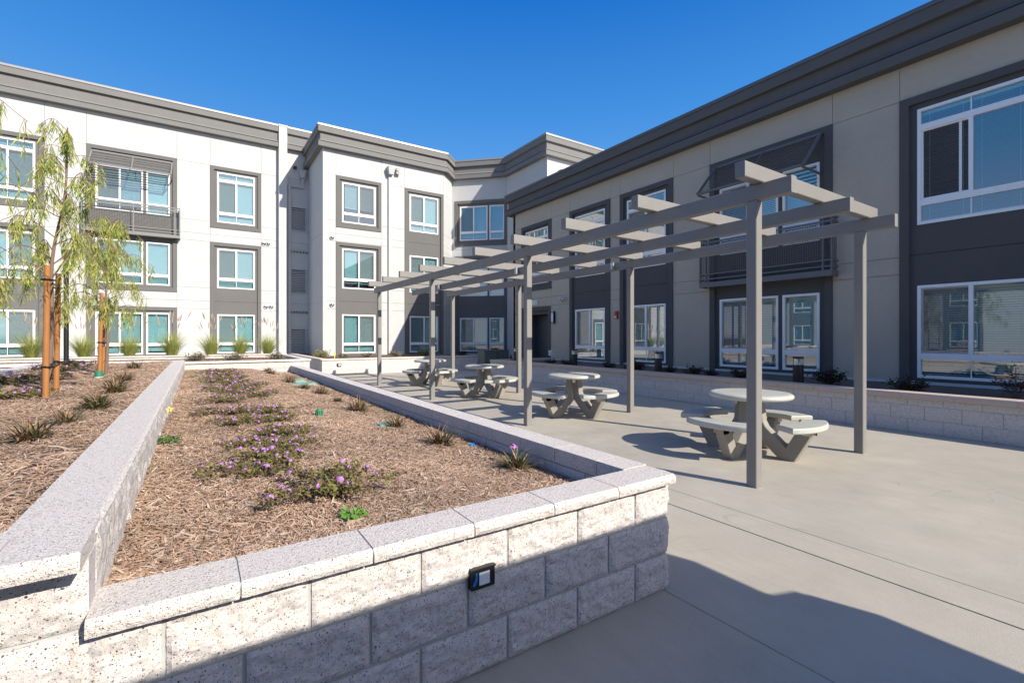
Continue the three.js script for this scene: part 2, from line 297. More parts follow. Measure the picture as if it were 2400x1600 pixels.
// --- white wing on the left, facing the camera (u = 25.55)
{
  const bld = thing('apartment_wing', 'long white three storey apartment wing with grey cornice behind the grasses', 'building', [0, 0, 0]);
  const VENTS = [[6.66, 7.8], [3.58, 4.72], [.62, 1.76]], x0 = -12, B = basis(x0, 25.55, 0), L = (v) => v - x0, cols = [];
  const tall = (v0, k = 0) => { // two-storey dark panel with separate frame above
    cols.push({ x0: L(v0), x1: L(v0) + 2.06, y0: .5, y1: 5.71, open: true, jy: [3.02], wins: [[L(v0) + .27, .65, W, HA, { leaf: k, ...bl(.02) }], [L(v0) + .27, 3.63, W, 1.82, { leaf: k, ...bl(.03) }]] });
    cols.push({ x0: L(v0), x1: L(v0) + 2.06, y0: 6.38, y1: 9.2, wins: [[L(v0) + .27, 6.655, W, 2.295, { leaf: k, transom: true, ...bl(.02) }]] });
  };
  tall(.497); tall(-7.03, 1);
  // balcony column: three frames
  const b0 = L(-3.735), pair = (y, h) => [[b0 + .27, y, W + .02, h, bl(.02)], [b0 + 1.925, y, .82, h, { single: true, ...bl(.02) }]];
  cols.push({ x0: b0, x1: b0 + 3.0, y0: .5, y1: 2.69, open: true, wins: pair(.65, HA) }, { x0: b0, x1: b0 + 3.0, y0: 3.37, y1: 9.24, wins: [...pair(3.63, 1.84), ...pair(6.655, 1.84)] });
  tall(-11.2);
  facade(bld, { B, len: 4.67 - x0, y0: 0, y1: 11.3, mat: M.white, trimMat: M.trim, cols, holes: VENTS.map(([a, b]) => [L(3.88), L(4.52), a, b]), jy: [...WJY, 9.2], jx: [L(-7.03), L(-4.97), L(-3.735), L(-.735), L(.497), L(2.557)] });
  cornice(bld, [[-12, 25.55], [3.27, 25.55]], 11.64, 1.06, M.corniceGrey, M.coping);
  cornice(bld, [[3.68, 25.55], [4.9, 25.55]], 11.64, 1.06, M.corniceGrey, M.coping);
  mesh('pilaster', muv(box(3.29, 3.66, .3, 11.6, -25.6, -25.27)), M.white, bld);
  mesh('pilaster_coping', muv(box(3.26, 3.69, 11.602, 11.65, -25.9, -25.25)), M.coping, bld);
  mesh('roof', muv(box(-12, 4.6, 11.2, 11.3, -25.72, -36)), M.roof, bld);
  mesh('end_wall', muv(box(-12.3, -12.01, 0, 11.6, -25.55, -36)), M.white, bld); mesh('rear_wall', muv(box(-12, 4.6, 0, 11.2, -36, -36.3)), M.white, bld);
  // louvre vents in the shaded recess
  for (const [ya, yb] of VENTS) {
    const fr = mesh('louvre_vent', mmerge([box(3.84, 4.56, ya - .03, ya, -25.5, -25.56), box(3.84, 4.56, yb, yb + .03, -25.5, -25.56), box(3.84, 3.88, ya, yb, -25.5, -25.56), box(4.52, 4.56, ya, yb, -25.5, -25.56)]), M.white, bld);
    mesh('duct', mmerge([box(3.86, 3.879, ya - .02, yb + .02, -25.715, -26.1), box(4.521, 4.54, ya - .02, yb + .02, -25.715, -26.1), box(3.88, 4.52, ya - .02, ya - .001, -25.715, -26.1), box(3.88, 4.52, yb + .001, yb + .02, -25.715, -26.1), box(3.88, 4.52, ya, yb, -26.08, -26.1)]), M.lightGrey, fr);
    for (let y = ya + .04; y < yb; y += .085) { const s = mesh('slat', louvreSlat(), M.white, fr); s.position.set(4.2, y, -25.53); }
  }
  for (const y of [5.6, 2.6]) for (let k = 0; k < 6; k++) { const h = mesh('weep_vent', ventHood(), M.black, bld); h.position.set(3.86 + k * .145, y, -25.52); h.scale.setScalar(.5); }
  for (const [v, y] of [[2.66, 5.88], [2.845, 5.88], [2.757, 2.85], [2.983, 2.85]]) { const h = mesh('vent_cap', ventHood(), M.steel, bld); h.position.set(v, y, -25.5); }
  // scupper head and offset downspout
  const sp = mesh('downspout', mmerge([box(4.31, 4.43, 8.79, 9.3, -25.42, -25.5), box(3.72, 4.308, 8.79, 8.91, -25.42, -25.5), box(3.72, 3.84, .6, 8.788, -25.42, -25.5)]), M.white, bld);
  mesh('conductor_head', muv(new THREE.CylinderGeometry(.24, .14, .36, 4, 1).rotateY(Math.PI / 4).translate(4.36, 9.46, -25.42)), M.white, sp);
  juliet(bld, B, b0 - .12, b0 + 3.12, 5.68, .32, M.metalGrey); awning(bld, B, b0 + .15, b0 + 2.85, 9.0, 8.26, .8, M.metalGrey);
  const cam = thing('security_camera', 'small dark security camera beside the conductor head on white wall', 'camera', [4.0, 9.72, 25.5]);
  mesh('housing', muv(box(-.06, .1, -.04, .06, .02, .2)), M.black, cam); mesh('bracket', muv(box(-.03, .03, -.05, .05, -.06, .02)), M.white, cam);
}
function louvreSlat() { return (louvreSlat.g ??= muv(new THREE.BoxGeometry(.636, .008, .06).rotateX(.75))); }
function ventHood() {
  return (ventHood.g ??= (() => { const g = new THREE.SphereGeometry(.085, 14, 8, 0, Math.PI * 2, 0, Math.PI * .5).scale(1, .8, 1.1), r = new THREE.TorusGeometry(.085, .012, 5, 16).scale(1, 1, 1); return muv(merge([g, r]), 0, 0, true); })());
}
// shallow balcony: base channel, rails, posts, wire mesh (local x from a to b, base at y)
function juliet(bld, B, a, b, y, d, mat) {
  const P = (x0, x1, y0, y1, z0, z1) => box(x0, x1, y0, y1, z0, z1), o = .03;
  const base = put(mesh('balcony', mmerge([P(a, b, y, y + .13, d - .03, d), P(a, a + .03, y, y + .13, .001, d - .03), P(b - .03, b, y, y + .13, .001, d - .03), P(a + .03, b - .03, y + .03, y + .05, .001, d - .03)]), mat, bld), B);
  const rail = (yy, t) => mesh('rail', mmerge([P(a, b, yy, yy + t, d - .03, d), P(a, a + .03, yy, yy + t, .001, d - .03), P(b - .03, b, yy, yy + t, .001, d - .03)]), mat, base);
  rail(y + .2, .03); rail(y + .33, .03); rail(y + 1.16, .045); rail(y + 1.27, .04);
  for (const x of [a, a + .17, (a + b) / 2, b - .2, b - .03]) mesh('post', muv(P(x, x + .035, y + .131, y + 1.26, d - .045, d - .004)), mat, base);
  for (const x of [a, b - .03]) for (const z of [.06, .14, .22]) mesh('baluster', muv(P(x + .002, x + .022, y + .131, y + 1.26, z, z + .02)), mat, base);
  const w = [], y0 = y + .36, y1 = y + 1.16; for (let x = a + .22; x < b - .2; x += .052) w.push(P(x, x + .007, y0, y1, d - .028, d - .021)); for (let yy = y0 + .04; yy < y1; yy += .052) w.push(P(a + .2, b - .2, yy, yy + .007, d - .02, d - .013));
  mesh('wire_mesh', mmerge(w), mat, base).userData.kind = 'stuff';
}
// louvred sunshade from (y1 at the wall) down to (y0, d out)
function awning(bld, B, a, b, y1, y0, d, mat) {
  const L = Math.hypot(d, y1 - y0), ang = Math.atan2(y1 - y0, d);
  const along = (x, t0, t1, w, hgt) => box(-w / 2, w / 2, -hgt / 2, hgt / 2, t0, t1).rotateX(ang).translate(x, y1, .04);
  const fr = put(mesh('sunshade', mmerge([along(a + .025, 0, L, .05, .05), along(b - .025, 0, L, .05, .05), along((a + b) / 2, 0, L, .04, .04), box(a + .051, b - .051, y0 - .025, y0 + .025, d + .01, d + .06), box(a + .05, b - .05, y1 - .025, y1 + .025, .003, .05)]), mat, bld), B);
  for (let k = 1; k < 12; k++) { const t = k / 12; mesh('louvre', muv(box(a + .055, b - .055, -.006, .006, -.02, .02).rotateX(.5).translate(0, y1 - (y1 - y0) * t, .05 + d * t)), mat, fr); }
  for (const x of [a + .02, b - .06]) mesh('strut', muv(box(x, x + .04, y0 - .055, y0 - .02, .003, d + .04)), mat, fr);
}

// --- white section in the middle: projecting bay, splayed corner, diagonal wall, tall block behind the grey wing
{
  const bld = thing('apartment_block', 'white apartment section with projecting bay and diagonal corner wall behind pergola', 'building', [0, 0, 0]);
  const q = Math.PI / 4, T = 9.9, jy = [...WJY, 8.68];
  facade(bld, { B: basis(4.66, 25.55, -2 * q), len: 3.35, y0: 0, y1: T, mat: M.white, trimMat: M.trim, jy: [3.02, 6.06] });
  facade(bld, { B: basis(4.66, 22.2, 0), len: 5.91, y0: 0, y1: T, mat: M.white, trimMat: M.trim, jy, jx: [.56, 2.63, 3.796, 5.866], cols: [
    { x0: .56, x1: 2.63, y0: .5, y1: 5.69, open: true, jy: [3.02], wins: [[.835, .64, W, HA, { leaf: 1, ...bl(.02) }], [.835, 3.6, W, 1.82, { leaf: 1, ...bl(.02) }]] },
    { x0: .56, x1: 2.63, y0: 6.36, y1: 8.69, wins: [[.835, 6.61, W, 1.82, { leaf: 1, ...bl(.36) }]] },
    { x0: 3.796, x1: 5.866, y0: .5, y1: 8.67, open: true, jy: [3.02, 6.06], wins: [[4.06, .64, W, HA, { leaf: 0, ...bl(.02) }], [4.06, 3.59, W, 1.82, { leaf: 0, ...bl(.02) }], [4.06, 6.6, W, 1.82, { leaf: 0, ...bl(.02) }]] }] });
  facade(bld, { B: basis(10.57, 22.2, q), len: 1.245, y0: 0, y1: T, mat: M.white, trimMat: M.trim, jy });
  const dw = (y, h) => [[.44, y, W, h, bl(.02)], [2.075, y, .8, h, { single: true, ...bl(.02) }]];
  facade(bld, { B: basis(11.45, 23.08, -q), len: 3.04, y0: 0, y1: T, mat: M.white, trimMat: M.trim, jy, cols: [
    { x0: .165, x1: 3.03, y0: .5, y1: 5.7, open: true, jy: [3.02], wins: [...dw(.62, HA), ...dw(3.57, 1.82)] }, { x0: .165, x1: 3.03, y0: 6.24, y1: 8.66, wins: dw(6.55, 1.82) }] });
  facade(bld, { B: basis(13.6, 20.93, -2 * q), len: 3.43, y0: 0, y1: T, mat: M.white, trimMat: M.trim, jy: [3.02, 6.06] });
  facade(bld, { B: basis(13.6, 17.5, 0), len: 9, y0: 7.0, y1: T, mat: M.white, trimMat: M.trim, jy: [8.68] });
  cornice(bld, [[4.66, 25.6], [4.66, 22.2], [10.57, 22.2], [11.45, 23.08], [13.6, 20.93], [13.6, 17.5], [22.6, 17.5]], 10.77, .97, M.corniceGrey, M.coping);
  const rs = new THREE.Shape([[4.7, 36], [4.7, 22.5], [10.4, 22.5], [11.4, 23.5], [13.9, 20.9], [13.9, 17.8], [22.6, 17.8], [22.6, 36]].map((p) => new THREE.Vector2(p[0], p[1])));
  mesh('roof', muv(new THREE.ExtrudeGeometry(rs, { depth: .1, bevelEnabled: false }).rotateX(-Math.PI / 2).translate(0, 9.92, 0)), M.roof, bld);
  for (const [v, u, y0, y1] of [[4.66, 22.2, .01, 9.8], [13.6, 17.5, 7.01, 9.8]]) mesh('corner_bead', muv(box(v - .002, v + .06, y0, y1, -u + .002, -u - .06)), M.white, bld);
  // bay downspout with conductor head, vents and wall lights
  const sp = mesh('downspout', muv(box(7.62, 7.78, .6, 9.12, -22.1, -22.19)), M.white, bld);
  mesh('conductor_head', muv(new THREE.CylinderGeometry(.25, .15, .36, 4, 1).rotateY(q).translate(7.7, 9.3, -22.03)), M.white, sp);
  for (const y of [5.85, 2.84]) { const h = mesh('vent_cap', ventHood(), M.steel, bld); h.position.set(5.04, y, -22.15); }
  const sp2 = mesh('downspout', muv(box(14.33, 14.45, 7.1, 8.9, -17.4, -17.48)), M.white, bld);
  mesh('conductor_head', muv(new THREE.CylinderGeometry(.25, .15, .36, 4, 1).rotateY(q).translate(14.4, 9.08, -17.34)), M.white, sp2);
  { const h = mesh('vent_cap', ventHood(), M.steel, bld); h.position.set(13.55, 2.5, -18.3); h.rotation.y = -2 * q; }
  for (const [v, y, u, l] of [[8.05, 9.42, 22.18, 'twin floodlight beside the conductor head under the bay cornice'], [15.1, 9.25, 17.48, 'twin floodlight on white block above the grey wing roof']]) {
    const f = thing('floodlight', l, 'light', [v, y, u]);
    mesh('bracket', muv(box(-.05, .05, -.06, .06, 0, .06)), M.lightGrey, f);
    for (const s of [-1, 1]) mesh('lamp_head', muv(box(-.1, .1, -.055, .055, .06, .2).rotateX(.4).translate(.02, s * .08, 0)), M.lightGrey, f);
  }
}
// --- grey two-storey wing on the right, facing the pergola (v = 11.6)
{
  const bld = thing('grey_apartment_wing', 'grey two storey apartment wing with dark window surrounds along the patio', 'building', [0, 0, 0]);
  const B = basis(11.6, 17.4, -Math.PI / 2), s = (u) => 17.4 - u, up = { transom: true, leaf: 0 };
  const col = (u, o0 = {}, o1 = {}) => ({ x0: s(u), x1: s(u) + 2.07, y0: .5, y1: 6.06, open: true, jy: [3.0], wins: [[s(u) + .265, .62, W, HA, { leaf: 0, ...bl(.02), ...o0 }], [s(u) + .265, 3.573, W, 2.232, { ...up, ...bl(.02), ...o1 }]] });
  const pair = (y, h) => [[s(7.475), y, 1.53, h, bl(.02)], [s(5.845), y, .81, h, { single: true, ...bl(.02) }]];
  const cols = [col(3.57, {}, { open: true, blind: { to: .02, tilt: 1.35 } }),
    { x0: s(7.74), x1: s(4.765), y0: .5, y1: 6.06, open: true, jy: [], wins: [...pair(.625, 1.775), ...pair(3.573, 1.76)] },
    col(11.018), col(13.544),
    { x0: s(16.7), x1: s(14.655), y0: 3.3, y1: 6.045, wins: [[s(16.44), 3.573, W, 2.232, { ...up, ...bl(.5) }]] },
    { x0: s(16.7), x1: s(14.71), y0: 0, y1: 2.62, open: true, wins: [], gaps: [[s(16.42), s(14.95), 0, 2.31]] },
    col(-1.2)];
  facade(bld, { B, len: 22.1, y0: 0, y1: 7.3, mat: M.greyStucco, trimMat: M.trimDark, cols, jy: [2.64, 2.98, 6.055], jx: [s(16.7), s(14.65), s(13.544), s(11.46), s(11.018), s(8.93), s(7.74), s(4.765), s(3.57), s(1.5)] });
  cornice(bld, [[13.5, 17.4], [11.6, 17.4], [11.6, -4.7], [20, -4.7]], 7.63, .915, M.corniceDark, M.copingDark);
  mesh('roof', muv(box(11.8, 24, 7.2, 7.3, -17.2, 4.5)), M.roof, bld);
  put(mesh('end_wall', muv(box(0, 2.1, 0, 7.3, -.2, 0)), M.greyStucco, bld), basis(13.7, 17.398, Math.PI)); put(mesh('end_wall', muv(box(.01, 10, 0, 7.3, -.2, -.001)), M.greyStucco, bld), basis(11.6, -4.7, 0));
  put(mesh('weep_screed', mmerge([[0, s(16.72)], [s(14.69), 22.0]].map(([a, b]) => box(a + .01, b, .5, .555, .002, .016))), M.lightGrey, bld), B);
  mesh('corner_bead', muv(box(11.598, 11.66, .01, 6.7, -17.402, -17.34)), M.greyStucco, bld);
  // recessed entrance door
  const door = put(mesh('door', mmerge([box(s(16.4), s(14.97), .02, 2.29, -.62, -.57)]), M.doorPaint, bld), B);
  mesh('door_jamb', mmerge([box(s(16.42) - .02, s(16.42), 0, 2.31, -.62, -.121), box(s(14.95), s(14.95) + .02, 0, 2.31, -.62, -.121), box(s(16.42), s(14.95), 2.31, 2.33, -.62, -.121)]), M.trimDark, door);
  mesh('handle', muv(box(s(15.08), s(15.05), .95, 1.15, -.568, -.52)), M.steel, door);
  juliet(bld, B, s(7.865), s(4.65), 2.72, .31, M.metalDark); awning(bld, B, s(7.57), s(4.96), 5.93, 5.08, .8, M.metalDark);
  for (const u of [14.02, 13.82]) { const h = mesh('vent_cap', ventHood(), M.steel, bld); h.position.set(11.55, 2.82, -u); h.rotation.y = -Math.PI / 2; }
}
// --- wings beyond the frame: the west one shows in the right-hand windows, the rear one is added to block sky and deepen foreground shade
{
  const bld = thing('west_apartment_wing', 'white two storey apartment wing across the lawn beyond the raised bed', 'building', [0, 0, 0]);
  const cols = []; for (const x of [2, 7.5, 13, 18.5, 24, 29.5]) cols.push({ x0: x, x1: x + 2.06, y0: .5, y1: 5.7, open: true, wins: [[x + .27, .65, W, HA, bl(.02)], [x + .27, 3.6, W, 1.82, bl(.02)]] });
  facade(bld, { B: basis(-23, -9, Q1), len: 36, y0: 0, y1: 6.4, mat: M.white, trimMat: M.trim, cols, jy: [3.02] });
  cornice(bld, [[-23, -9], [-23, 27]], 7.1, .95, M.trim, M.coping);
  mesh('roof', muv(box(-31, -23.2, 6.3, 6.4, 9, -27)), M.roof, bld); mesh('end_wall', muv(box(-31, -23.02, 0, 6.4, 9, 9.2)), M.white, bld);
  structure('lawn', muv(new THREE.PlaneGeometry(9.4, 36).rotateX(-Math.PI / 2).translate(-18.2, -.01, -9)), M.lawn);
  const b2 = thing('added_rear_wing', 'added unseen white two storey wing blocking sky behind the low entrance block', 'building', [0, 0, 0]);
  facade(b2, { B: basis(5.6, -9.2, Math.PI), len: 17.8, y0: 0, y1: 6.5, mat: M.white, trimMat: M.trim, jy: [3.02], cols: [1, 5.4, 9.8, 14].map((x) => ({ x0: x, x1: x + 2.06, y0: .5, y1: 5.7, open: true, wins: [[x + .27, .65, W, HA, bl(.02)], [x + .27, 3.6, W, 1.82, bl(.02)]] })) });
  cornice(b2, [[5.6, -16], [5.6, -9.2], [-12.2, -9.2]], 7.25, .95, M.trim, M.coping);
  mesh('roof', muv(box(-12.2, 5.4, 6.4, 6.5, 9.4, 16)), M.roof, b2); mesh('end_wall', muv(box(5.4, 5.599, 0, 6.5, 9.21, 16)), M.white, b2);
}
// --- low entrance block behind the camera, whose roofline shades the planter wall and the walk in front of it
{
  const bld = thing('entrance_block', 'low white entrance block with grey cornice facing the front planter wall', 'building', [0, 0, 0]);
  const c = 3.8, B = basis(c, -2.6, Math.PI);
  facade(bld, { B, len: 9.8, y0: 0, y1: 2.5, mat: M.white, trimMat: M.trim, cols: [{ x0: 5, x1: 7.06, y0: .3, y1: 2.4, wins: [[5.27, .55, W, 1.58, bl(.02)]] }] });
  cornice(bld, [[c, -8], [c, -2.6], [-6, -2.6]], 3.07, .9, M.trim, M.coping);
  mesh('end_wall', muv(box(c - .2, c - .001, 0, 2.5, 2.61, 8)), M.white, bld); mesh('roof', muv(box(-6, c - .22, 2.4, 2.5, 2.8, 8)), M.roof, bld);
}

// ---------------------------------------------------------------- block walls
function roughBlock(L, h, T, nx, ny, amp, sd, o = {}) {
  const g = new THREE.BoxGeometry(L, h, T, nx, ny, o.nz ?? 1), p = g.attributes.position;
  for (let i = 0; i < p.count; i++) {
    const x = p.getX(i), y = p.getY(i), z = p.getZ(i);
    if (z > T / 2 - 1e-4) {
      const e = Math.min(1, Math.min(L / 2 - Math.abs(x), h / 2 - Math.abs(y)) / .02);
      let d = amp * (e * (.55 + 1.1 * fbm(x * 9 + sd * 3.1, y * 13 + sd, 1.7, 4)) + .5 * fbm(x * 40 + sd, y * 40, 5, 2));
      if (o.round && y > h / 2 - .004) d -= .012 + .006 * fbm(x * 30 + sd, 2.2, 1);
      p.setZ(i, z + d);
    }
    if (o.end && x > L / 2 - 1e-4) p.setX(i, x + amp * (.6 * Math.min(1, (h / 2 - Math.abs(y)) / .03) + 1.6 * fbm(y * 14 + sd, z * 12, 3.3, 4)));
  }
  return muv(g, sd * .37, sd * .61);
}
const blockCache = {};
const blockGeo = (L, h, T, det, amp, sd, o) => (blockCache[[L.toFixed(3), h.toFixed(3), T, det, amp, sd, JSON.stringify(o ?? {})]] ??= roughBlock(L, h, T, Math.max(2, Math.round(L * det)), Math.max(2, Math.round(h * det)), amp, sd, o));
// rows: [y0, y1, offset of the first joint]; cap: {y0,y1,front,depth,pitch,off}
function blockWall(label, B, len0, o) {
  const len = len0;
  const g = thing('block_wall', label, 'wall', [0, 0, 0]);
  const { rows, T = .2, joint = .01, pitch = .406, det = 14, amp = .01, mat = M.split } = o;
  put(mesh('mortar', muv(box(.004, len - .004, rows[0][0], rows[rows.length - 1][1] - .002, -T + .006, -.006)), M.mortar, g), B);
  if (o.cap) put(mesh('mortar', muv(box(.006, (o.cap.len ?? len) - .006, o.cap.y0 + .004, o.cap.y1 - .006, o.cap.front - o.cap.depth + .008, o.cap.front - .009)), M.mortar, g), B);
  const lay = (y0, y1, off, p, jt, z, T2, m, nm, amp2, oo = {}) => {
    const len = oo.len ?? len0;
    const cuts = [0]; let x = off; while (x <= 0.03) x += p; for (; x < len - .1; x += p) cuts.push(x); cuts.push(len);
    for (let k = 0; k < cuts.length - 1; k++) {
      const a = cuts[k] + (k ? jt / 2 : 0), b = cuts[k + 1] - (k < cuts.length - 2 ? jt / 2 : 0), last = k === cuts.length - 2 && o.endRough;
      const geo = blockGeo(b - a, y1 - y0 - (oo.vj ?? jt), T2, det, amp2, 1 + (k * 7 + Math.round(y0 * 10) * 3) % 5, { ...(oo.round ? { round: 1 } : {}), ...(last ? { end: 1, nz: 6 } : {}) });
      const mm = mesh(nm, geo, m, g); put(mm, B, (a + b) / 2, (y0 + y1) / 2, z - T2 / 2);
    }
  };
  for (const [y0, y1, off] of rows) lay(y0, y1, off, pitch, joint, 0, T, mat, 'block', amp);
  if (o.cap) lay(o.cap.y0, o.cap.y1, o.cap.off ?? 0, o.cap.pitch ?? .406, o.cap.joint ?? .005, o.cap.front, o.cap.depth, o.cap.mat ?? M.capStone, 'cap_block', o.cap.amp ?? .006, { round: o.cap.round, vj: .002, len: o.cap.len });
  return g;
}
const Q = Math.PI / 2, C3 = (a, b) => [[0, .203, a], [.203, .406, b], [.406, .61, a]];
blockWall('speckled split face block wall with step light at the front of lower bed', basis(-.25, 1.745, 0), 2.46, { rows: C3(.168, .377), det: 70, amp: .02, joint: .012, endRough: true, cap: { y0: .611, y1: .662, front: .065, depth: .21, off: .362, pitch: .4125, amp: .013, round: true, joint: .006, len: 2.455 } });
blockWall('taller split face block wall fronting the raised bed with stakes', basis(-3.2, 1.745, 0), 2.95, { rows: [...C3(.3, .1), [.61, .813, .1]], det: 70, amp: .02, joint: .012, cap: { y0: .814, y1: .865, front: .12, depth: .3, off: .3, pitch: .4125, amp: .013, round: true } });
blockWall('wide pale divider wall between the raised bed and the lantana bed', basis(-.25, 1.85, Q), 11.65, { rows: [[.4, .61, .1], [.612, .836, .3]], T: .205, det: 30, amp: .016, joint: .003, mat: M.split, cap: { y0: .837, y1: .863, front: .004, depth: .21, off: .1, joint: .001, amp: .01, round: true } });
blockWall('low block wall with flat caps between the lantana bed and pergola patio', basis(2.03, 14.1, -Q), 12.15, { rows: [[0, .203, .1], [.203, .406, .3], [.406, .56, .1]], T: .18, det: 24, amp: .003, joint: .006, mat: M.split, cap: { y0: .562, y1: .662, front: .0, depth: .195, off: .2, joint: .006, amp: .004, len: 12.195 }, endRough: true });
blockWall('long grey block wall with tan bullnose cap under the grey wing', basis(8.83, 14.5, -Q), 20.2, { rows: [[0, .2, .1], [.2, .4, .3], [.4, .5, .1]], det: 12, amp: .008, mat: M.split, cap: { y0: .501, y1: .586, front: .05, depth: .3, pitch: .606, off: .3, mat: M.tanCap, amp: .004, round: true } });
blockWall('short return end of the tan capped block wall by the entrance', basis(11.45, 14.7, 2 * Q), 2.62, { rows: [[0, .2, .1], [.2, .4, .3], [.4, .5, .1]], det: 12, amp: .008, mat: M.split, cap: { y0: .501, y1: .585, front: .05, depth: .3, pitch: .606, off: .3, mat: M.tanCap, amp: .004 } });
blockWall('pale block planter wall with small light in front of the bay', basis(3.75, 18, 0), 8.1, { rows: [[0, .185, .1], [.185, .37, .3], [.37, .55, .1]], det: 12, amp: .008, cap: { y0: .551, y1: .6, front: .04, depth: .22, off: .2 } });
blockWall('shaded side of the bay planter wall running to the recess', basis(3.751, 25.3, -Q), 7.28, { rows: [[0, .185, .1], [.185, .37, .3], [.37, .55, .1]], det: 12, amp: .008, cap: { y0: .551, y1: .599, front: .04, depth: .22, off: .2 } });
blockWall('pale cross wall at the far end of the lantana bed', basis(-.25, 13.5, 0), 2.75, { rows: [[.2, .4, .1], [.4, .6, .3], [.6, .77, .1]], det: 12, amp: .006, cap: { y0: .771, y1: .82, front: .04, depth: .22, off: .2 } });
blockWall('pale cross wall at the far end of the staked tree bed', basis(-12, 13.5, 0), 11.75, { rows: [[.4, .6, .3], [.6, .8, .1]], det: 10, amp: .006, cap: { y0: .801, y1: .862, front: .04, depth: .22, off: .2 } });
blockWall('short pale return wall at the end of the shrub bed by the passage', basis(2.5, 13.53, Q), 4.2, { rows: [[0, .2, .1], [.2, .4, .3], [.4, .6, .1], [.6, .77, .3]], det: 10, amp: .006, cap: { y0: .771, y1: .819, front: .04, depth: .22, off: .2 } });
blockWall('pale curb wall in front of the fountain grasses', basis(-12, 17.4, 0), 14.5, { rows: [[.5, .7, .1], [.7, .81, .3]], det: 10, amp: .006, cap: { y0: .811, y1: .85, front: .03, depth: .2, off: .2 } });
blockWall('pale wall along the outer side of the staked tree bed', basis(-2.42, 5.5, Q), 7.95, { rows: [[.5, .7, .1], [.7, .83, .3]], det: 12, amp: .006, T: .22, cap: { y0: .831, y1: .88, front: .02, depth: .26, off: .2 } });

// ---------------------------------------------------------------- beds
const smooth = (a, b, x) => { const t = Math.max(0, Math.min(1, (x - a) / (b - a))); return t * t * (3 - 2 * t); };
const hR = (v, u) => .625 - .13 * smooth(.7, 1.9, v) + .025 * fbm(v * 2.2, u * 2.2, 1, 3), hL = (v, u) => .825 + .03 * fbm(v * 2, u * 2, 5, 3) + .02 * smooth(-.9, -.5, v);
const hLB = (v, u) => .74 + .03 * fbm(v * 2, u * 2, 8, 3), hG = (v, u) => .79 + .02 * fbm(v * 2, u * 2, 8, 3), hB = (v, u) => .55 + .03 * fbm(v * 2, u * 2, 3, 3), hW = (v, u) => .5 + .03 * fbm(v * 2.5, u * 2.5, 11, 3);
function bed(name, v0, v1, u0, u1, h, mat, step) {
  const nx = Math.ceil((v1 - v0) / step), nz = Math.ceil((u1 - u0) / step), g = new THREE.PlaneGeometry(v1 - v0, u1 - u0, nx, nz).rotateX(-Math.PI / 2).translate((v0 + v1) / 2, 0, -(u0 + u1) / 2), p = g.attributes.position;
  for (let i = 0; i < p.count; i++) p.setY(i, h(p.getX(i), -p.getZ(i)));
  g.computeVertexNormals(); const uv = g.attributes.uv; for (let i = 0; i < p.count; i++) uv.setXY(i, p.getX(i), p.getZ(i));
  return structure(name, g, mat);
}
bed('mulch_bed', -.27, 2.05, 1.8, 13.5, hR, M.soil, .06); bed('mulch_bed', -2.45, -.44, 1.8, 13.5, hL, M.soil, .08);
bed('planting_soil', -12, 2.45, 13.55, 17.42, hLB, M.soil, .2); bed('planting_soil', -12, 2.45, 17.4, 19.6, hG, M.soil, .2);
bed('planting_soil', 3.8, 9.4, 18.05, 25.4, hB, M.soil, .25); bed('planting_soil', 9.38, 13.6, 18.05, 24, (v, u) => .45 + .03 * fbm(v, u), M.soil, .3); bed('gravel_bed', 8.85, 11.62, -5.6, 14.65, hW, M.gravel, .12);
{ // shredded bark mulch: loose strips lying every which way
  const cg = new THREE.BoxGeometry(1, .045, .15, 2, 1, 1), cp = cg.attributes.position; for (let i = 0; i < cp.count; i++) { if (Math.abs(cp.getX(i)) < .1) cp.setY(i, cp.getY(i) + .05); else cp.setZ(i, cp.getZ(i) * .55); }
  cg.computeVertexNormals();
  const tones = [[.48, .33, .23], [.55, .40, .29], [.38, .235, .155], [.62, .5, .39], [.44, .285, .2], [.3, .18, .12], [.52, .365, .265], [.19, .12, .09], [.45, .36, .3]];
  const mats = [], cols = [], m4 = new THREE.Matrix4(), qn = new THREE.Quaternion(), eu = new THREE.Euler();
  const strew = (v0, v1, u0, u1, h, n) => {
    for (let k = 0; k < n; k++) {
      const u = u0 + (u1 - u0) * Math.pow(rnd(), 1.9), v = rr(v0, v1), d = Math.hypot(u, v), L = rr(.009, .036) * (1 + d * .07) * (rnd() < .04 ? 1.9 : 1);
      eu.set(rr(-.35, .35), rr(0, 6.3), rr(-.4, .4)); qn.setFromEuler(eu);
      m4.compose(V(v, h(v, u) + rr(.001, .014), u), qn, new THREE.Vector3(L, L * rr(.5, 1), L * rr(.45, 1))); mats.push(m4.clone());
      const t = pick(tones), b = rr(.82, 1.16) * (.92 + .5 * fbm(v * 1.6, u * 1.6, 9, 2)); cols.push(rgb(t[0] * b, t[1] * b, t[2] * b));
    }
  };
  strew(-.25, 2.02, 1.89, 13.4, hR, 190000); strew(-2.4, -.46, 1.9, 13.4, hL, 85000);
  strew(-6, 2.4, 13.6, 17.3, hLB, 5000);
  const inst = new THREE.InstancedMesh(cg, std(rgb(1, 1, 1), { roughness: .95 }), mats.length);
  mats.forEach((m, i) => { inst.setMatrixAt(i, m); inst.setColorAt(i, cols[i]); }); inst.castShadow = inst.receiveShadow = true;
  top(inst, 'bark_mulch'); inst.userData.kind = 'stuff'; tag(inst, 'tan shredded bark mulch spread over both planting beds', 'mulch');
}

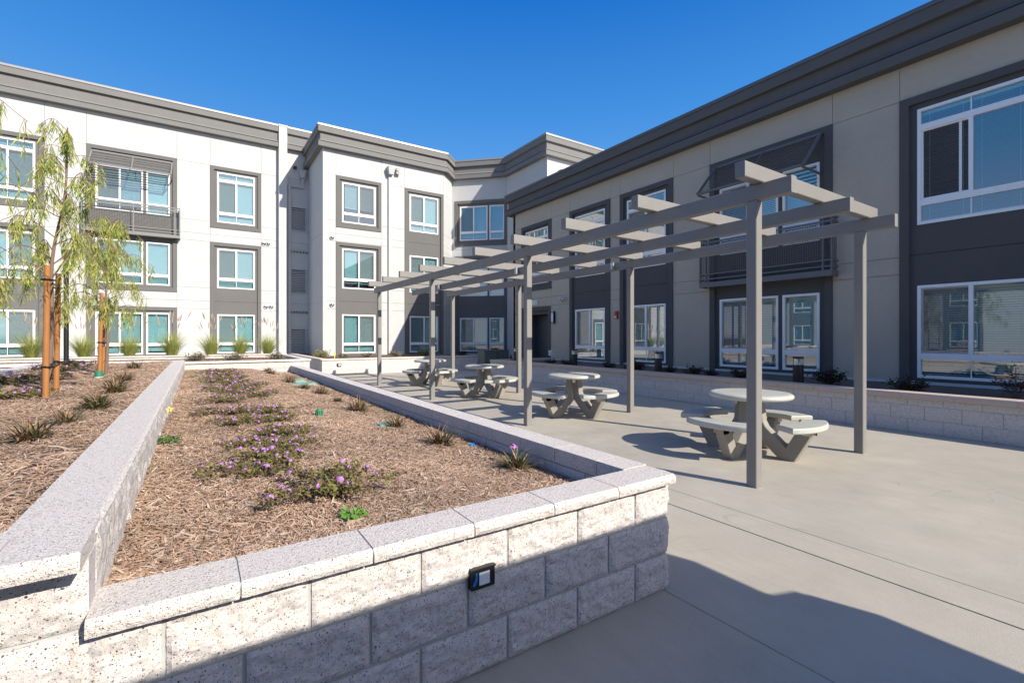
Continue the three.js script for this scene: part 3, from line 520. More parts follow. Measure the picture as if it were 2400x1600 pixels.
// ---------------------------------------------------------------- pergola
{
  const pg = thing('pergola', 'grey painted steel pergola with open rafters over the picnic tables', 'pergola', [5.5, 0, 8]);
  const add = (n, g, p = pg) => mesh(n, muv(g.translate(-5.5, 0, 8)), M.pergola, p);
  for (const v of [4.35, 6.705]) for (const u of [2.42, 6.11, 9.8, 13.5]) add('post', chamferBox(2.69, .1, .1, .006).rotateZ(Q).translate(v + .045, 1.345, -u - .05));
  for (const v of [4.395, 5.57, 6.75]) for (const [a, b] of [[2.11, 8.018], [8.022, 13.91]]) add('beam', chamferBox(b - a, .15, .09, .007).rotateY(Q).translate(v, 2.766, -(a + b) / 2)); // spliced in the middle
  for (let k = 0; k < 10; k++) add('rafter', chamferBox(2.9, .145, .095, .007).translate(5.5, 2.914, -(2.36 + 1.226 * k) - .047));
  // small cylinder downlights on the beams
  for (const [v, u] of [[5.5, 8.05], [5.5, 11.8], [6.68, 6.5]]) {
    const l = mesh('downlight', muv(new THREE.CylinderGeometry(.035, .035, .13, 14).translate(v - 5.5 - .05, 2.76, 8 - u)), M.steel, pg);
    mesh('downlight_bracket', muv(box(v - 5.5 - .02, v - 5.5 + .02, 2.72, 2.8, 8 - u - .07, 8 - u - .02)), M.black, l);
  }
}
// ---------------------------------------------------------------- picnic tables
{
  const t = thing('picnic_table', '', 'table', [5.64, 0, 3.22], 0, 'concrete picnic tables under the pergola'); t.scale.set(.87, 1, .87);
  const lathe = (pts) => new THREE.LatheGeometry(pts.map((p) => new THREE.Vector2(...p)), 56);
  const tt = lathe([[0, .742], [.47, .742], [.51, .737], [.532, .722], [.538, .705], [.532, .688], [.51, .674], [.46, .668], [0, .668]]);
  mesh('table_top', muv(tt, 0, 0, true), M.tableTop, t);
  const leg = new THREE.Shape([[.012, .667], [.165, .667], [.195, .41], [.235, .345], [.5, .135], [.65, .375], [.83, .375], [.6, .012], [.585, 0], [.44, 0], [.4, .02], [.05, .3], [.012, .31]].map((p) => new THREE.Vector2(...p)));
  const lg = muv(new THREE.ExtrudeGeometry(leg, { depth: .11, bevelEnabled: true, bevelSize: .008, bevelThickness: .01, bevelSegments: 1 }).translate(0, 0, -.055));
  const a0 = .56, ri = .62, ro = .9, sh = new THREE.Shape(); sh.absarc(0, 0, ro, -a0, a0, false); sh.absarc(0, 0, ri, a0 * 1.0, -a0 * 1.0, true); sh.closePath();
  const seat = muv(new THREE.ExtrudeGeometry(sh, { depth: .026, bevelEnabled: true, bevelSize: .02, bevelThickness: .02, bevelSegments: 4, curveSegments: 18 }).rotateX(-Math.PI / 2).translate(0, .397, 0));
  const plate = mmerge([box(.7, .82, .315, .374, .066, .072), box(.7, .82, .366, .374, .072, .11)]), bolt = mmerge([.73, .79].map((x) => new THREE.CylinderGeometry(.012, .012, .012, 8).rotateX(Q).translate(x, .342, .077)));
  const plate2 = plate.clone().scale(1, 1, -1);
  for (let k = 0; k < 4; k++) {
    const a = k * Q + .06;
    for (const [n, g, m] of [['leg', lg, M.castConcrete], ['bench_seat', seat, M.tableTop], ['bracket', plate, M.lightGrey], ['bracket', plate2, M.lightGrey]]) { const q = mesh(n, g, m, t); q.rotation.y = a; if (n === 'bracket' && g === plate) mesh('bolt', bolt, M.lightGrey, q); }
    const cl = mesh('clip', muv(box(.16, .19, .6, .668, -.03, .03)), M.steel, t); cl.rotation.y = a + Q / 2; cl.position.y = -.001;
  }
  t.userData.label = 'round concrete picnic table at the pergola end facing the balcony';
  copy(t, 'picnic_table', 'round concrete picnic table second from the balcony end of pergola').position.set(5.68, 0, -6.52);
  copy(t, 'picnic_table', 'round concrete picnic table third from the balcony end of pergola').position.set(5.68, 0, -9.73);
  copy(t, 'picnic_table', 'round concrete picnic table at the pergola end facing the bay planter').position.set(5.68, 0, -12.87);
}
// ---------------------------------------------------------------- fixtures on walls, bollards, cabinets
{
  const f = thing('step_light', 'black step light with white lens and blue film on front block wall', 'light', [.996, .412, 1.735]);
  mesh('housing', mmerge([box(-.056, .056, -.041, .041, -.01, .02), box(-.058, .058, .04, .046, -.01, .026)]), M.black, f);
  mesh('lens', muv(box(-.02, .03, -.026, .026, .0201, .022)), M.lens, f);
  const s = new THREE.Shape([[-.052, -.02], [-.04, -.024], [-.028, .0], [-.03, .03], [-.036, .028], [-.04, .004]].map((q) => new THREE.Vector2(...q)));
  mesh('film', muv(new THREE.ExtrudeGeometry(s, { depth: .002, bevelEnabled: false }).translate(0, 0, .0205)), M.blue, f);
  const f2 = thing('step_light', 'small black step light with white lens on bay planter wall', 'light', [4.34, .375, 17.985]);
  mesh('housing', muv(box(-.07, .07, -.055, .055, 0, .03)), M.black, f2); mesh('lens', muv(box(-.03, .045, -.03, .03, .0301, .032)), M.lens, f2);
  // bollard lights
  const b = thing('bollard_light', 'black bollard path light with clear lantern head in gravel bed', 'light', [9.66, .5, 4.56], 0, 'bollard lights in the gravel bed');
  mesh('post', muv(new THREE.CylinderGeometry(.083, .083, .34, 24).translate(0, .17, 0), 0, 0, true), M.black, b);
  mesh('reflector', muv(new THREE.CylinderGeometry(.018, .062, .105, 20).translate(0, .3926, 0), 0, 0, true), M.steel, b);
  mesh('lantern_glass', new THREE.CylinderGeometry(.079, .079, .105, 24, 1, true).translate(0, .3926, 0), M.glass, b);
  mesh('cap', muv(new THREE.CylinderGeometry(.085, .085, .035, 24).translate(0, .463, 0), 0, 0, true), M.black, b);
  for (let k = 0; k < 3; k++) mesh('rod', muv(new THREE.CylinderGeometry(.004, .004, .105, 6).translate(.072 * Math.cos(k * 2.1), .3926, .072 * Math.sin(k * 2.1))), M.black, b);
  b.scale.setScalar(1.1); b.userData.label = 'black bollard path light below the balcony windows';
  for (const [u, l] of [[7.86, 'black bollard path light between the balcony column and the red alarm'], [11.03, 'black bollard path light below the wall with the red alarm'], [14.2, 'black bollard path light at the wall end by the entrance']]) copy(b, 'bollard_light', l).position.set(9.62, .5, -u);
  // utility cabinets
  for (const [v, u, l] of [[9.29, 15.9, 'dark green utility cabinet by the end of bay planter wall'], [10.02, 16.1, 'dark green utility cabinet close to the light wall strip']]) {
    const c = thing('utility_cabinet', l, 'cabinet', [v, 0, u]);
    mesh('body', muv(box(0, .52, .08, .84, 0, -.55)), M.cabinet, c); mesh('lid', muv(box(-.015, .535, .8405, .87, .015, -.565)), M.cabinet, c); mesh('base', muv(box(-.03, .55, 0, .0795, .03, -.58)), M.concrete, c);
    mesh('door', muv(box(.02, .5, .1, .82, .0005, .012)), M.cabinet, c); mesh('latch', muv(box(.42, .46, .45, .53, .0125, .03)), M.black, c);
  }
  // wall fixtures on the grey wing
  const on = (n, l, c, y, u) => thing(n, l, c, [11.6, y, u], -Q);
  for (const [u, l] of [[14.49, 'narrow wall sconce with white diffuser right of the entrance door'], [16.95, 'narrow wall sconce with white diffuser near the corner of the grey wing']]) {
    const s = on('wall_sconce', l, 'light', 1.92, u);
    mesh('back_plate', muv(box(-.085, .085, 0, .47, 0.001, .03)), M.black, s); mesh('diffuser', muv(box(-.072, .072, .03, .44, .0305, .1)), M.lens, s);
    mesh('frame', mmerge([box(-.078, -.0725, 0, .47, .031, .107), box(.0725, .078, 0, .47, .031, .107), box(-.0715, .0715, .06, .075, .1005, .112), box(-.0715, .0715, .395, .41, .1005, .112), box(-.0715, .0715, .441, .47, .031, .105), box(-.0715, .0715, 0, .029, .031, .105)]), M.black, s);
  }
  const al = on('fire_alarm', 'red fire alarm horn strobe on grey wall between two windows', 'alarm', 2.0, 11.16);
  mesh('housing', muv(box(-.06, .06, 0, .25, .001, .07)), M.red, al); mesh('strobe', muv(box(-.035, .035, .03, .09, .0705, .1)), M.lens, al); mesh('grille', muv(box(-.04, .04, .13, .21, .0705, .078)), M.red, al);
  const sg = on('unit_sign', 'pale green sign plate above the entrance door', 'sign', 2.69, 15.75);
  mesh('plate', muv(box(-.24, .24, 0, .2, .001, .05)), M.lightGrey, sg);
  { const c = document.createElement('canvas'); c.width = 256; c.height = 108; const x = c.getContext('2d'); x.fillStyle = '#c4d6d0'; x.fillRect(0, 0, 256, 108); x.fillStyle = '#7f9a92'; x.font = 'bold 84px sans-serif'; x.textBaseline = 'middle'; x.fillText('S', 178, 56); const t = new THREE.CanvasTexture(c); t.colorSpace = THREE.SRGBColorSpace;
    const p = mesh('face', new THREE.PlaneGeometry(.44, .17), std(rgb(1, 1, 1), { map: t, roughness: .5 }), sg); p.position.set(0, .1, .0515); }
  const jb = thing('junction_box', 'grey electrical box on a short conduit beside the entrance', 'utility box', [10.1, .5, 12.75], -Q);
  mesh('conduit', muv(new THREE.CylinderGeometry(.02, .02, .26, 10).translate(0, .13, 0)), M.lightGrey, jb); mesh('enclosure', muv(box(-.1, .1, .26, .44, -.06, .06)), M.lightGrey, jb); mesh('cover', muv(box(-.085, .085, .28, .42, .0605, .075)), M.lightGrey, jb);
  // small things lying in the beds
  const sp = thing('sprinkler', 'small ribbed green sprinkler head standing in the lantana bed', 'sprinkler', [1.04, hR(1.04, 5.13) - .01, 5.13]);
  mesh('body', muv(new THREE.CylinderGeometry(.03, .034, .075, 16).translate(0, .0375, 0)), M.greenPlastic, sp); for (let k = 0; k < 12; k++) mesh('rib', muv(box(-.003, .003, .004, .07, .031, .037).rotateY(k * Math.PI / 6)), M.greenPlastic, sp); mesh('cap', muv(new THREE.CylinderGeometry(.026, .03, .012, 16).translate(0, .0812, 0)), M.greenPlastic, sp);
  for (const [v, u, l] of [[1.5, 10.2, 'larger pale green irrigation valve box lid beside low wall'], [1.62, 9.45, 'smaller pale green irrigation valve box lid beside low wall'], [1.56, 4.62, 'little pale green valve lid beside a dry tufted clump']]) {
    const k = u < 5 ? .35 : u < 10 ? .8 : 1, vb = thing('valve_box', l, 'valve box', [v, hR(v, u), u], .2); vb.scale.set(k, 1, k); mesh('lid', muv(box(-.25, .25, .012, .035, -.16, .16)), M.valveGreen, vb); mesh('rim', muv(box(-.28, .28, -.05, .0118, -.19, .19)), M.valveGreen, vb); mesh('bolt', muv(new THREE.CylinderGeometry(.02, .02, .01, 8).translate(.18, .0402, 0)), M.valveGreen, vb);
  }
  const bt = thing('plastic_scrap', 'crumpled scrap of blue plastic by the low wall', 'litter', [1.95, hR(1.95, 3.5) + .012, 3.5]); { const g = new THREE.PlaneGeometry(.07, .05, 5, 4), p = g.attributes.position; for (let i = 0; i < p.count; i++) p.setZ(i, .018 * fbm(p.getX(i) * 60, p.getY(i) * 60, 2, 2)); g.rotateX(-1.1); g.computeVertexNormals(); mesh('film', g, M.blue, bt); }
  const yf = thing('marker_flag', 'thin yellow marker stake on the bay planter', 'marker', [4.3, .55, 18.5]); mesh('stake', muv(box(-.014, .014, 0, .2, -.004, .004)), M.yellow, yf); mesh('tip', muv(box(-.03, .03, .2, .26, -.003, .003)), M.yellow, yf);
  const em = thing('emitter_can', 'green plastic drip can at the foot of the second pair of stakes', 'irrigation can', [-1.17, hL(-1.17, 8.93), 8.93]); mesh('can', muv(new THREE.CylinderGeometry(.045, .05, .1, 16).translate(0, .05, 0)), M.greenPlastic, em); mesh('collar', muv(new THREE.CylinderGeometry(.055, .055, .015, 16).translate(0, .012, 0)), M.lightGrey, em);
  const lp = thing('path_pole', 'slim black pole behind the staked trees', 'pole', [-2.7, .76, 15.9]); mesh('shaft', muv(new THREE.CylinderGeometry(.05, .05, 2.6, 14).translate(0, 1.3, 0)), M.black, lp); mesh('base', muv(new THREE.CylinderGeometry(.08, .09, .05, 14).translate(0, .02, 0)), M.black, lp); mesh('head', muv(new THREE.CylinderGeometry(.1, .08, .2, 14).translate(0, 2.7, 0)), M.black, lp);
}

// ---------------------------------------------------------------- plants
class Leaves { // many small folded leaves and blades in one surface
  constructor() { this.p = []; this.c = []; }
  tri(a, b, c, col) { for (const q of [a, b, c]) this.p.push(q.x, q.y, q.z); for (let k = 0; k < 3; k++) this.c.push(col[0], col[1], col[2]); }
  leaf(p, d, side, len, wid, col, bend = 0) {
    const t = p.clone().addScaledVector(d, len); t.y -= bend * len; const m = p.clone().addScaledVector(d, len * .45), up = side.clone().cross(d).multiplyScalar(wid * .25);
    const l = m.clone().addScaledVector(side, wid / 2).add(up), r = m.clone().addScaledVector(side, -wid / 2).add(up);
    this.tri(p, l, t, col); this.tri(p, t, r, col);
  }
  blade(p, ang, lean, len, wid, col, segs = 4, droop = 1) { // arching grass blade
    const out = new THREE.Vector3(Math.cos(ang), 0, Math.sin(ang)), side = new THREE.Vector3(-Math.sin(ang), 0, Math.cos(ang)); let q = p.clone(), a = lean, prev = null;
    for (let k = 0; k <= segs; k++) {
      const w = wid * (1 - Math.pow(k / segs, 1.6)) * .5 + .0004, L = q.clone().addScaledVector(side, w), R = q.clone().addScaledVector(side, -w);
      if (prev) { this.tri(prev[0], prev[1], L, col); this.tri(prev[1], R, L, col); }
      prev = [L, R]; q = q.clone().addScaledVector(out, Math.sin(a) * len / segs); q.y += Math.cos(a) * len / segs; a += droop / segs * (.4 + k / segs);
    }
    return q;
  }
  geo() { const g = new THREE.BufferGeometry(); g.setAttribute('position', new THREE.Float32BufferAttribute(this.p, 3)); g.setAttribute('color', new THREE.Float32BufferAttribute(this.c, 3)); g.computeVertexNormals(); return g; }
}
const vary = (c, k = .25) => { const b = 1 + rr(-k, k); return [c[0] * b * rr(.9, 1.1), c[1] * b, c[2] * b * rr(.85, 1.15)]; };
const rdir = (y0 = -1, y1 = 1) => { const a = rnd() * 6.283, y = rr(y0, y1), r = Math.sqrt(1 - y * y); return new THREE.Vector3(Math.cos(a) * r, y, Math.sin(a) * r); };
M.leaf = leafy(1, 1, 1, .3); M.dryLeaf = std(rgb(1, 1, 1), { vertexColors: true, side: THREE.DoubleSide, roughness: .9 });
M.purple = std(rgb(.44, .2, .5), { roughness: .8, side: THREE.DoubleSide }); M.seed = std(rgb(.4, .31, .24), { roughness: .95 });
M.yellowPetal = std(rgb(.9, .75, .03), { roughness: .7, side: THREE.DoubleSide });

// --- trailing lantana
const flowerGeo = (() => { const l = []; for (let k = 0; k < 13; k++) { const d = rdir(.05, 1), g = new THREE.CircleGeometry(.0085, 5); g.lookAt(d); g.translate(d.x * .018, d.y * .014, d.z * .018); l.push(g); } return muv(merge(l)); })();
const CEN = new THREE.SphereGeometry(.004, 6, 4).translate(0, .016, 0);
function lantanaProto(sd, R, Hh, nLeaf, nFl) {
  seed = sd; const lv = new Leaves(), st = [], g = new THREE.Group(), greens = [[.17, .185, .05], [.22, .22, .07], [.12, .13, .04], [.28, .25, .09], [.2, .13, .07], [.16, .1, .06]], fl = [];
  const arms = 15, armEnds = [];
  for (let k = 0; k < arms; k++) {
    const a = k / arms * 6.283 + rr(-.3, .3), L = R * rr(.4, 1.35), pts = [new THREE.Vector3(0, .0, 0)], hh = Hh * rr(.5, 1.15);
    for (let i = 1; i <= 4; i++) { const t = i / 4; pts.push(new THREE.Vector3(Math.cos(a + rr(-.12, .12)) * L * t, hh * Math.sin(Math.min(1, t * 1.25) * Math.PI * .62) * 1 + .01, Math.sin(a + rr(-.12, .12)) * L * t)); }
    st.push(tube(pts, .004, .0015, 2, 4)); const cv = new THREE.CatmullRomCurve3(pts); armEnds.push(pts[4]);
    for (let i = 0; i < nLeaf / arms; i++) {
      const t = Math.pow(rr(.02, 1), .75), p = cv.getPoint(t).add(new THREE.Vector3(rr(-1, 1), rr(-.5, .7), rr(-1, 1)).multiplyScalar(.055 * (1.1 - .5 * t))); p.y = Math.max(.005, p.y);
      const d = rdir(-.2, .8), s = d.clone().cross(rdir()).normalize(); lv.leaf(p, d, s, rr(.018, .038), rr(.014, .026), vary(pick(greens)), .2);
    }
    for (let i = 0; i < nFl / arms; i++) { const t = rr(.45, 1.05), p = cv.getPoint(Math.min(1, t)).add(new THREE.Vector3(rr(-.04, .04), rr(.012, .04), rr(-.04, .04))); fl.push(p); }
  }
  mesh('foliage', lv.geo(), M.leaf, g); mesh('stems', merge(st), M.bark, g);
  for (const p of fl) { const f = mesh('flower', flowerGeo, M.purple, g); f.position.copy(p); f.rotation.set(rr(-.5, .5), rr(0, 6), rr(-.5, .5)); f.scale.setScalar(rr(.75, 1.25)); }
  return g;
}
const lanProtos = [lantanaProto(11, .32, .075, 1000, 8), lantanaProto(12, .36, .08, 1100, 12), lantanaProto(13, .3, .07, 900, 5), lantanaProto(14, .32, .085, 800, 14), lantanaProto(15, .34, .1, 1500, 5)];
const place = (proto, name, label, cat, group, v, h, u, s = 1, turn = rr(0, 6.3)) => { const c = proto.clone(); top(c, name); tag(c, label, cat, group); c.position.set(v, h, -u); c.rotation.y = turn; c.scale.setScalar(s); return c; };
seed = 501;
{
  const list = [[.54, 2.5, .82, 4], [.28, 3.12, .95, 0], [.42, 3.42, .85, 1], [.52, 3.72, .8, 2], [.3, 3.92, .75, 2], [.56, 4.2, .85, 0], [.62, 4.85, .8, 1], [.3, 4.9, .85, 0], [.08, 5.7, .7, 1], [.34, 5.6, .9, 0], [.6, 5.45, .8, 1], [.28, 6.6, .95, 3], [.66, 6.9, .9, 3], [.5, 7.5, 1, 0], [.3, 7.9, 1, 3], [.66, 8.2, 1, 3], [.45, 8.8, 1.1, 3], [.3, 9.6, 1.1, 3], [.42, 10.6, 1.15, 3], [.36, 11.6, 1.2, 3], [.55, 9.9, 1, 0]];
  for (const [v, u, s, k] of list) place(lanProtos[k], 'lantana_plant', u < 2.8 ? 'sparse low lantana with few purple flowers near the front caps' : 'purple flowering trailing lantana in the row along the lower bed', 'plant', u < 2.8 ? undefined : 'lantana row in the lower bed', v, hR(v, u) - .005, u, s * (u < 2.8 ? 1 : .86));
  for (const [v, u, s] of [[-1.52, 6.25, .8], [-1.36, 6.4, .7], [-1.95, 8.3, 1], [-1.62, 8.7, .9], [-1.9, 10.6, 1.1], [-2.0, 12.4, 1.1]]) place(lanProtos[3], 'lantana_plant', 'purple flowering lantana around the stakes in the raised bed', 'plant', 'lantana in the raised bed', v, hL(v, u) - .005, u, s);
}
// --- tufted dwarf clumps, half dry
function tuftProto(sd, n, len, dry) {
  seed = sd; const a = new Leaves(), b = new Leaves(), g = new THREE.Group();
  for (let k = 0; k < n; k++) {
    const isDry = rnd() < dry, L = isDry ? b : a, p = new THREE.Vector3(rr(-.035, .035), 0, rr(-.035, .035)), col = isDry ? vary(pick([[.3, .19, .11], [.22, .12, .085], [.38, .27, .15]])) : vary(pick([[.07, .11, .03], [.11, .15, .04], [.05, .08, .03]]));
    L.blade(p, rnd() * 6.283, rr(.35, 1.35), len * rr(.5, 1.05), rr(.006, .011), col, 4, rr(.6, 1.6));
  }
  mesh('green_blades', a.geo(), M.leaf, g); mesh('dry_blades', b.geo(), M.dryLeaf, g); return g;
}
const tufts = [tuftProto(31, 170, .16, .5), tuftProto(32, 200, .17, .72), tuftProto(33, 170, .15, .45)];
seed = 601;
const purpleTip = (o, x, y, z) => { const f = mesh('flower', flowerGeo, M.purple, o); f.position.set(x, y, z); };
[[1.84, 2.72, 1, 0], [1.712, 3.66, 1.05, 1], [1.64, 4.55, .85, 1], [1.62, 5.8, 1.1, 1], [1.6, 6.7, .8, 2], [1.62, 7.85, 1.1, 1], [1.5, 8.6, 1, 0], [1.45, 9.7, 1.1, 1], [1.5, 10.1, 1.1, 1], [1.42, 12.2, 1.1, 1], [1.45, 13.1, 1.1, 0], [1.9, 6.2, .4, 2]].forEach(([v, u, s, k], i) => {
  const t = place(tufts[k], 'tufted_plant', i ? 'half dry tufted clump in the row beside the low wall' : 'tufted clump with one violet flower by the planter corner', 'plant', i ? 'tufted clumps beside the low wall' : undefined, v, hR(v, u) - .005, u, s); if (!i) purpleTip(t, -.02, .1, .09); t.scale.multiplyScalar(u < 6 ? 1.35 : 1.15);
});
[[-.79, 3.78, 1.15, 1], [-.73, 4.31, .95, 1], [-.66, 5.0, 1.25, 2], [-.7, 5.15, 1.1, 1], [-.7, 6.35, 1.2, 1], [-.78, 7.0, 1.1, 1], [-.8, 8.0, 1.2, 1], [-.95, 10.9, 1.4, 0]].forEach(([v, u, s, k]) => place(tufts[k], 'tufted_plant', 'half dry tufted clump in the row beside the divider wall', 'plant', 'tufted clumps beside the divider wall', v, hL(v, u) - .005, u, s * 1.1));
// --- small weeds
function weedProto(sd, n, R, col) { seed = sd; const l = new Leaves(), g = new THREE.Group(); for (let k = 0; k < n; k++) { const p = new THREE.Vector3(rr(-R, R), rr(.01, R * .8), rr(-R, R)), d = rdir(.0, .7), s = d.clone().cross(rdir()).normalize(); l.leaf(p, d, s, rr(.016, .03), rr(.014, .024), vary(col), .15); } mesh('foliage', l.geo(), M.leaf, g); return g; }
place(weedProto(41, 70, .05, [.16, .36, .06]), 'weed', 'bright green young weed beside the front wall caps', 'plant', undefined, .56, hR(.56, 2.12), 2.12);
{ const w = place(weedProto(42, 110, .07, [.09, .2, .05]), 'weed', 'green weed with one yellow flower beside the divider wall', 'plant', undefined, -.17, hR(-.17, 4.28), 4.28, 1, 0); mesh('stem', tube([new THREE.Vector3(0, .02, 0), new THREE.Vector3(.01, .14, -.02), new THREE.Vector3(-.0, .25, -.03)], .002, .0015, 3, 4), M.bark, w); for (let k = 0; k < 5; k++) mesh('petal', muv(new THREE.CircleGeometry(.0075, 8).scale(.7, 1, 1).translate(0, .014, 0).rotateZ(k * 1.257).rotateX(-.5).translate(0, .25, -.03)), M.yellowPetal, w); }
seed = 77; for (const [v, u, s] of [[1.86, 5.62, .6], [.75, 5.9, .7], [.1, 9.5, .8], [-.05, 11, .9]]) place(weedProto(43, 60, .06, [.13, .27, .05]), 'weed', 'small green weed sprouting in the mulch of the lower bed', 'plant', 'weeds in the lower bed', v, hR(v, u), u, s);
// --- fountain grasses
function fountainProto(sd, n) {
  seed = sd; const l = new Leaves(), g = new THREE.Group(), cols = [[.38, .45, .09], [.45, .49, .14], [.27, .36, .06], [.56, .52, .24]];
  for (let k = 0; k < n; k++) l.blade(new THREE.Vector3(rr(-.1, .1), 0, rr(-.1, .1)), rnd() * 6.283, Math.pow(rnd(), .8) * .75, rr(.5, 1.05), rr(.005, .009), vary(pick(cols)), 5, rr(.5, 1.7));
  mesh('blades', l.geo(), M.leaf, g); const sh = new THREE.SphereGeometry(1, 7, 8).scale(.016, .11, .016).translate(0, .1, 0);
  for (let k = 0; k < 13; k++) { const a = rnd() * 6.283, L = rr(.75, 1.12), lean = rr(.08, .5), s = new Leaves(), e = s.blade(new THREE.Vector3(0, 0, 0), a, lean * .6, L, .006, [.42, .36, .2], 5, lean * .5); mesh('stalk', s.geo(), M.dryLeaf, g); const h = mesh('seed_head', sh, M.seed, g); h.position.copy(e); h.rotation.set(Math.sin(a) * lean, 0, -Math.cos(a) * lean); h.scale.setScalar(rr(.8, 1.2)); }
  return g;
}
const fg = [fountainProto(51, 800), fountainProto(52, 700), fountainProto(53, 850)]; seed = 702;
[[-3.9, 18.6], [-2.75, 18.4], [-1.7, 18.35], [-.65, 18.1], [.37, 18.15], [1.2, 18.0], [2.0, 17.95], [-5.2, 18.6]].forEach(([v, u], i) => place(fg[i % 3], 'fountain_grass', 'tall green fountain grass with brown plumes before the white wing', 'grass', 'fountain grasses along the white wing', v, hG(v, u) - .01, u, rr(.82, 1.0)));
// --- broad leaved and dark shrubs
function shrubProto(sd, R, Hh, n, cols, len, wid, mat = M.leaf) {
  seed = sd; const l = new Leaves(), st = [], g = new THREE.Group();
  for (let k = 0; k < 22; k++) { const a = rnd() * 6.283, r = R * Math.sqrt(rnd()), h = Hh * rr(.55, 1.05) * (1 - .35 * r / R), e = new THREE.Vector3(Math.cos(a) * r, h, Math.sin(a) * r), m = e.clone().multiplyScalar(.5); m.y *= 1.1; st.push(tube([new THREE.Vector3(rr(-.03, .03), 0, rr(-.03, .03)), m, e], .005, .002, 2, 4)); const cv = new THREE.CatmullRomCurve3([new THREE.Vector3(), m, e]);
    for (let i = 0; i < n / 22; i++) { const t = rr(.3, 1), p = cv.getPoint(t).add(new THREE.Vector3(rr(-1, 1), rr(-1, 1), rr(-1, 1)).multiplyScalar(.05)); p.y = Math.max(.01, p.y); const d = rdir(-.1, .9), s = d.clone().cross(rdir()).normalize(); l.leaf(p, d, s, len * rr(.7, 1.2), wid * rr(.7, 1.2), vary(pick(cols)), .15); } }
  mesh('foliage', l.geo(), mat, g); mesh('stems', merge(st), M.bark, g); return g;
}
const dark = [[.03, .03, .02], [.05, .045, .025], [.04, .02, .022], [.025, .035, .02]], sage = [[.3, .3, .2], [.22, .2, .14], [.36, .34, .26], [.2, .14, .1]];
const dk = [shrubProto(61, .28, .3, 700, dark, .05, .022), shrubProto(62, .32, .26, 800, dark, .05, .02)], sg = [shrubProto(63, .28, .24, 420, sage, .07, .025), shrubProto(64, .3, .26, 460, [[.2, .24, .08], [.28, .3, .12], [.34, .24, .14]], .09, .035)]; seed = 801;
for (const [v, u, s, l] of [[9.9, 7.05, 1.0, 'dark leaved shrub below the left edge of the balcony column'], [9.75, 5.75, .95, 'dark leaved shrub behind the corner pergola post below the balcony'], [10.1, 4.2, 1.25, 'large dark leaved shrub beside the bollard below the balcony'], [9.9, 2.9, 1.1, 'dark leaved shrub at the edge of the big dark window column'], [9.8, 12.4, .8, 'small dark leaved shrub in front of the junction box'], [9.5, 11.2, .9, 'dark leaved shrub beside the bollard below the red alarm'], [9.55, 9.45, .9, 'low dark leaved shrub below the window beside the red alarm'], [9.8, 8.75, 1.2, 'large dark leaved shrub on the grey wall strip before the balcony column'], [9.8, 6.5, .7, 'smallest dark leaved shrub below the balcony windows'], [9.9, 7.75, .8, 'dark leaved shrub beside the bollard left of the balcony column']]) place(dk[Math.floor(rnd() * 2)], 'dark_shrub', l, 'shrub', 'dark shrubs in the gravel bed', v, hW(v, u) - .02, u, s);
place(shrubProto(66, .36, .58, 520, [[.06, .03, .03], [.03, .035, .02], [.1, .03, .03]], .045, .016), 'nandina_shrub', 'airy reddish shrub below the big lower window of the grey wing', 'shrub', undefined, 10.25, hW(10.25, 1.75) - .02, 1.75, 1);
for (const [v, u, s, k, l] of [[4.35, 21, 1.25, 1, 'broad leaved green shrub in front of the louvred recess'], [4.9, 19.6, 1.0, 0, 'low grey green shrub before the bay corner'], [5.9, 19.8, 1.0, 0, 'low grey green shrub below the first bay window'], [7.3, 20.2, 1.1, 0, 'low grey green shrub beside the bay downspout'], [8.7, 20.4, 1.2, 1, 'broad leaved green shrub below the second bay window']]) place(sg[k], 'sage_shrub', l, 'shrub', 'shrubs in the bay planter', v, hB(v, u) - .02, u, s);
for (const [v, u, l] of [[.9, 15.6, 'low grey green shrub behind the middle of the cross wall'], [1.9, 15.2, 'low grey green shrub behind the cross wall end by the passage'], [.0, 15.9, 'low grey green shrub behind the cross wall next to the divider wall']]) place(sg[0], 'sage_shrub', l, 'shrub', 'shrubs behind the cross wall', v, hLB(v, u) - .02, u, 1.1);
for (const [v, u] of [[10.3, 19.8], [11.4, 19.2]]) place(dk[0], 'dark_shrub', 'low dark shrub below the diagonal corner windows', 'shrub', 'shrubs below the corner windows', v, .44, u, 1.2);
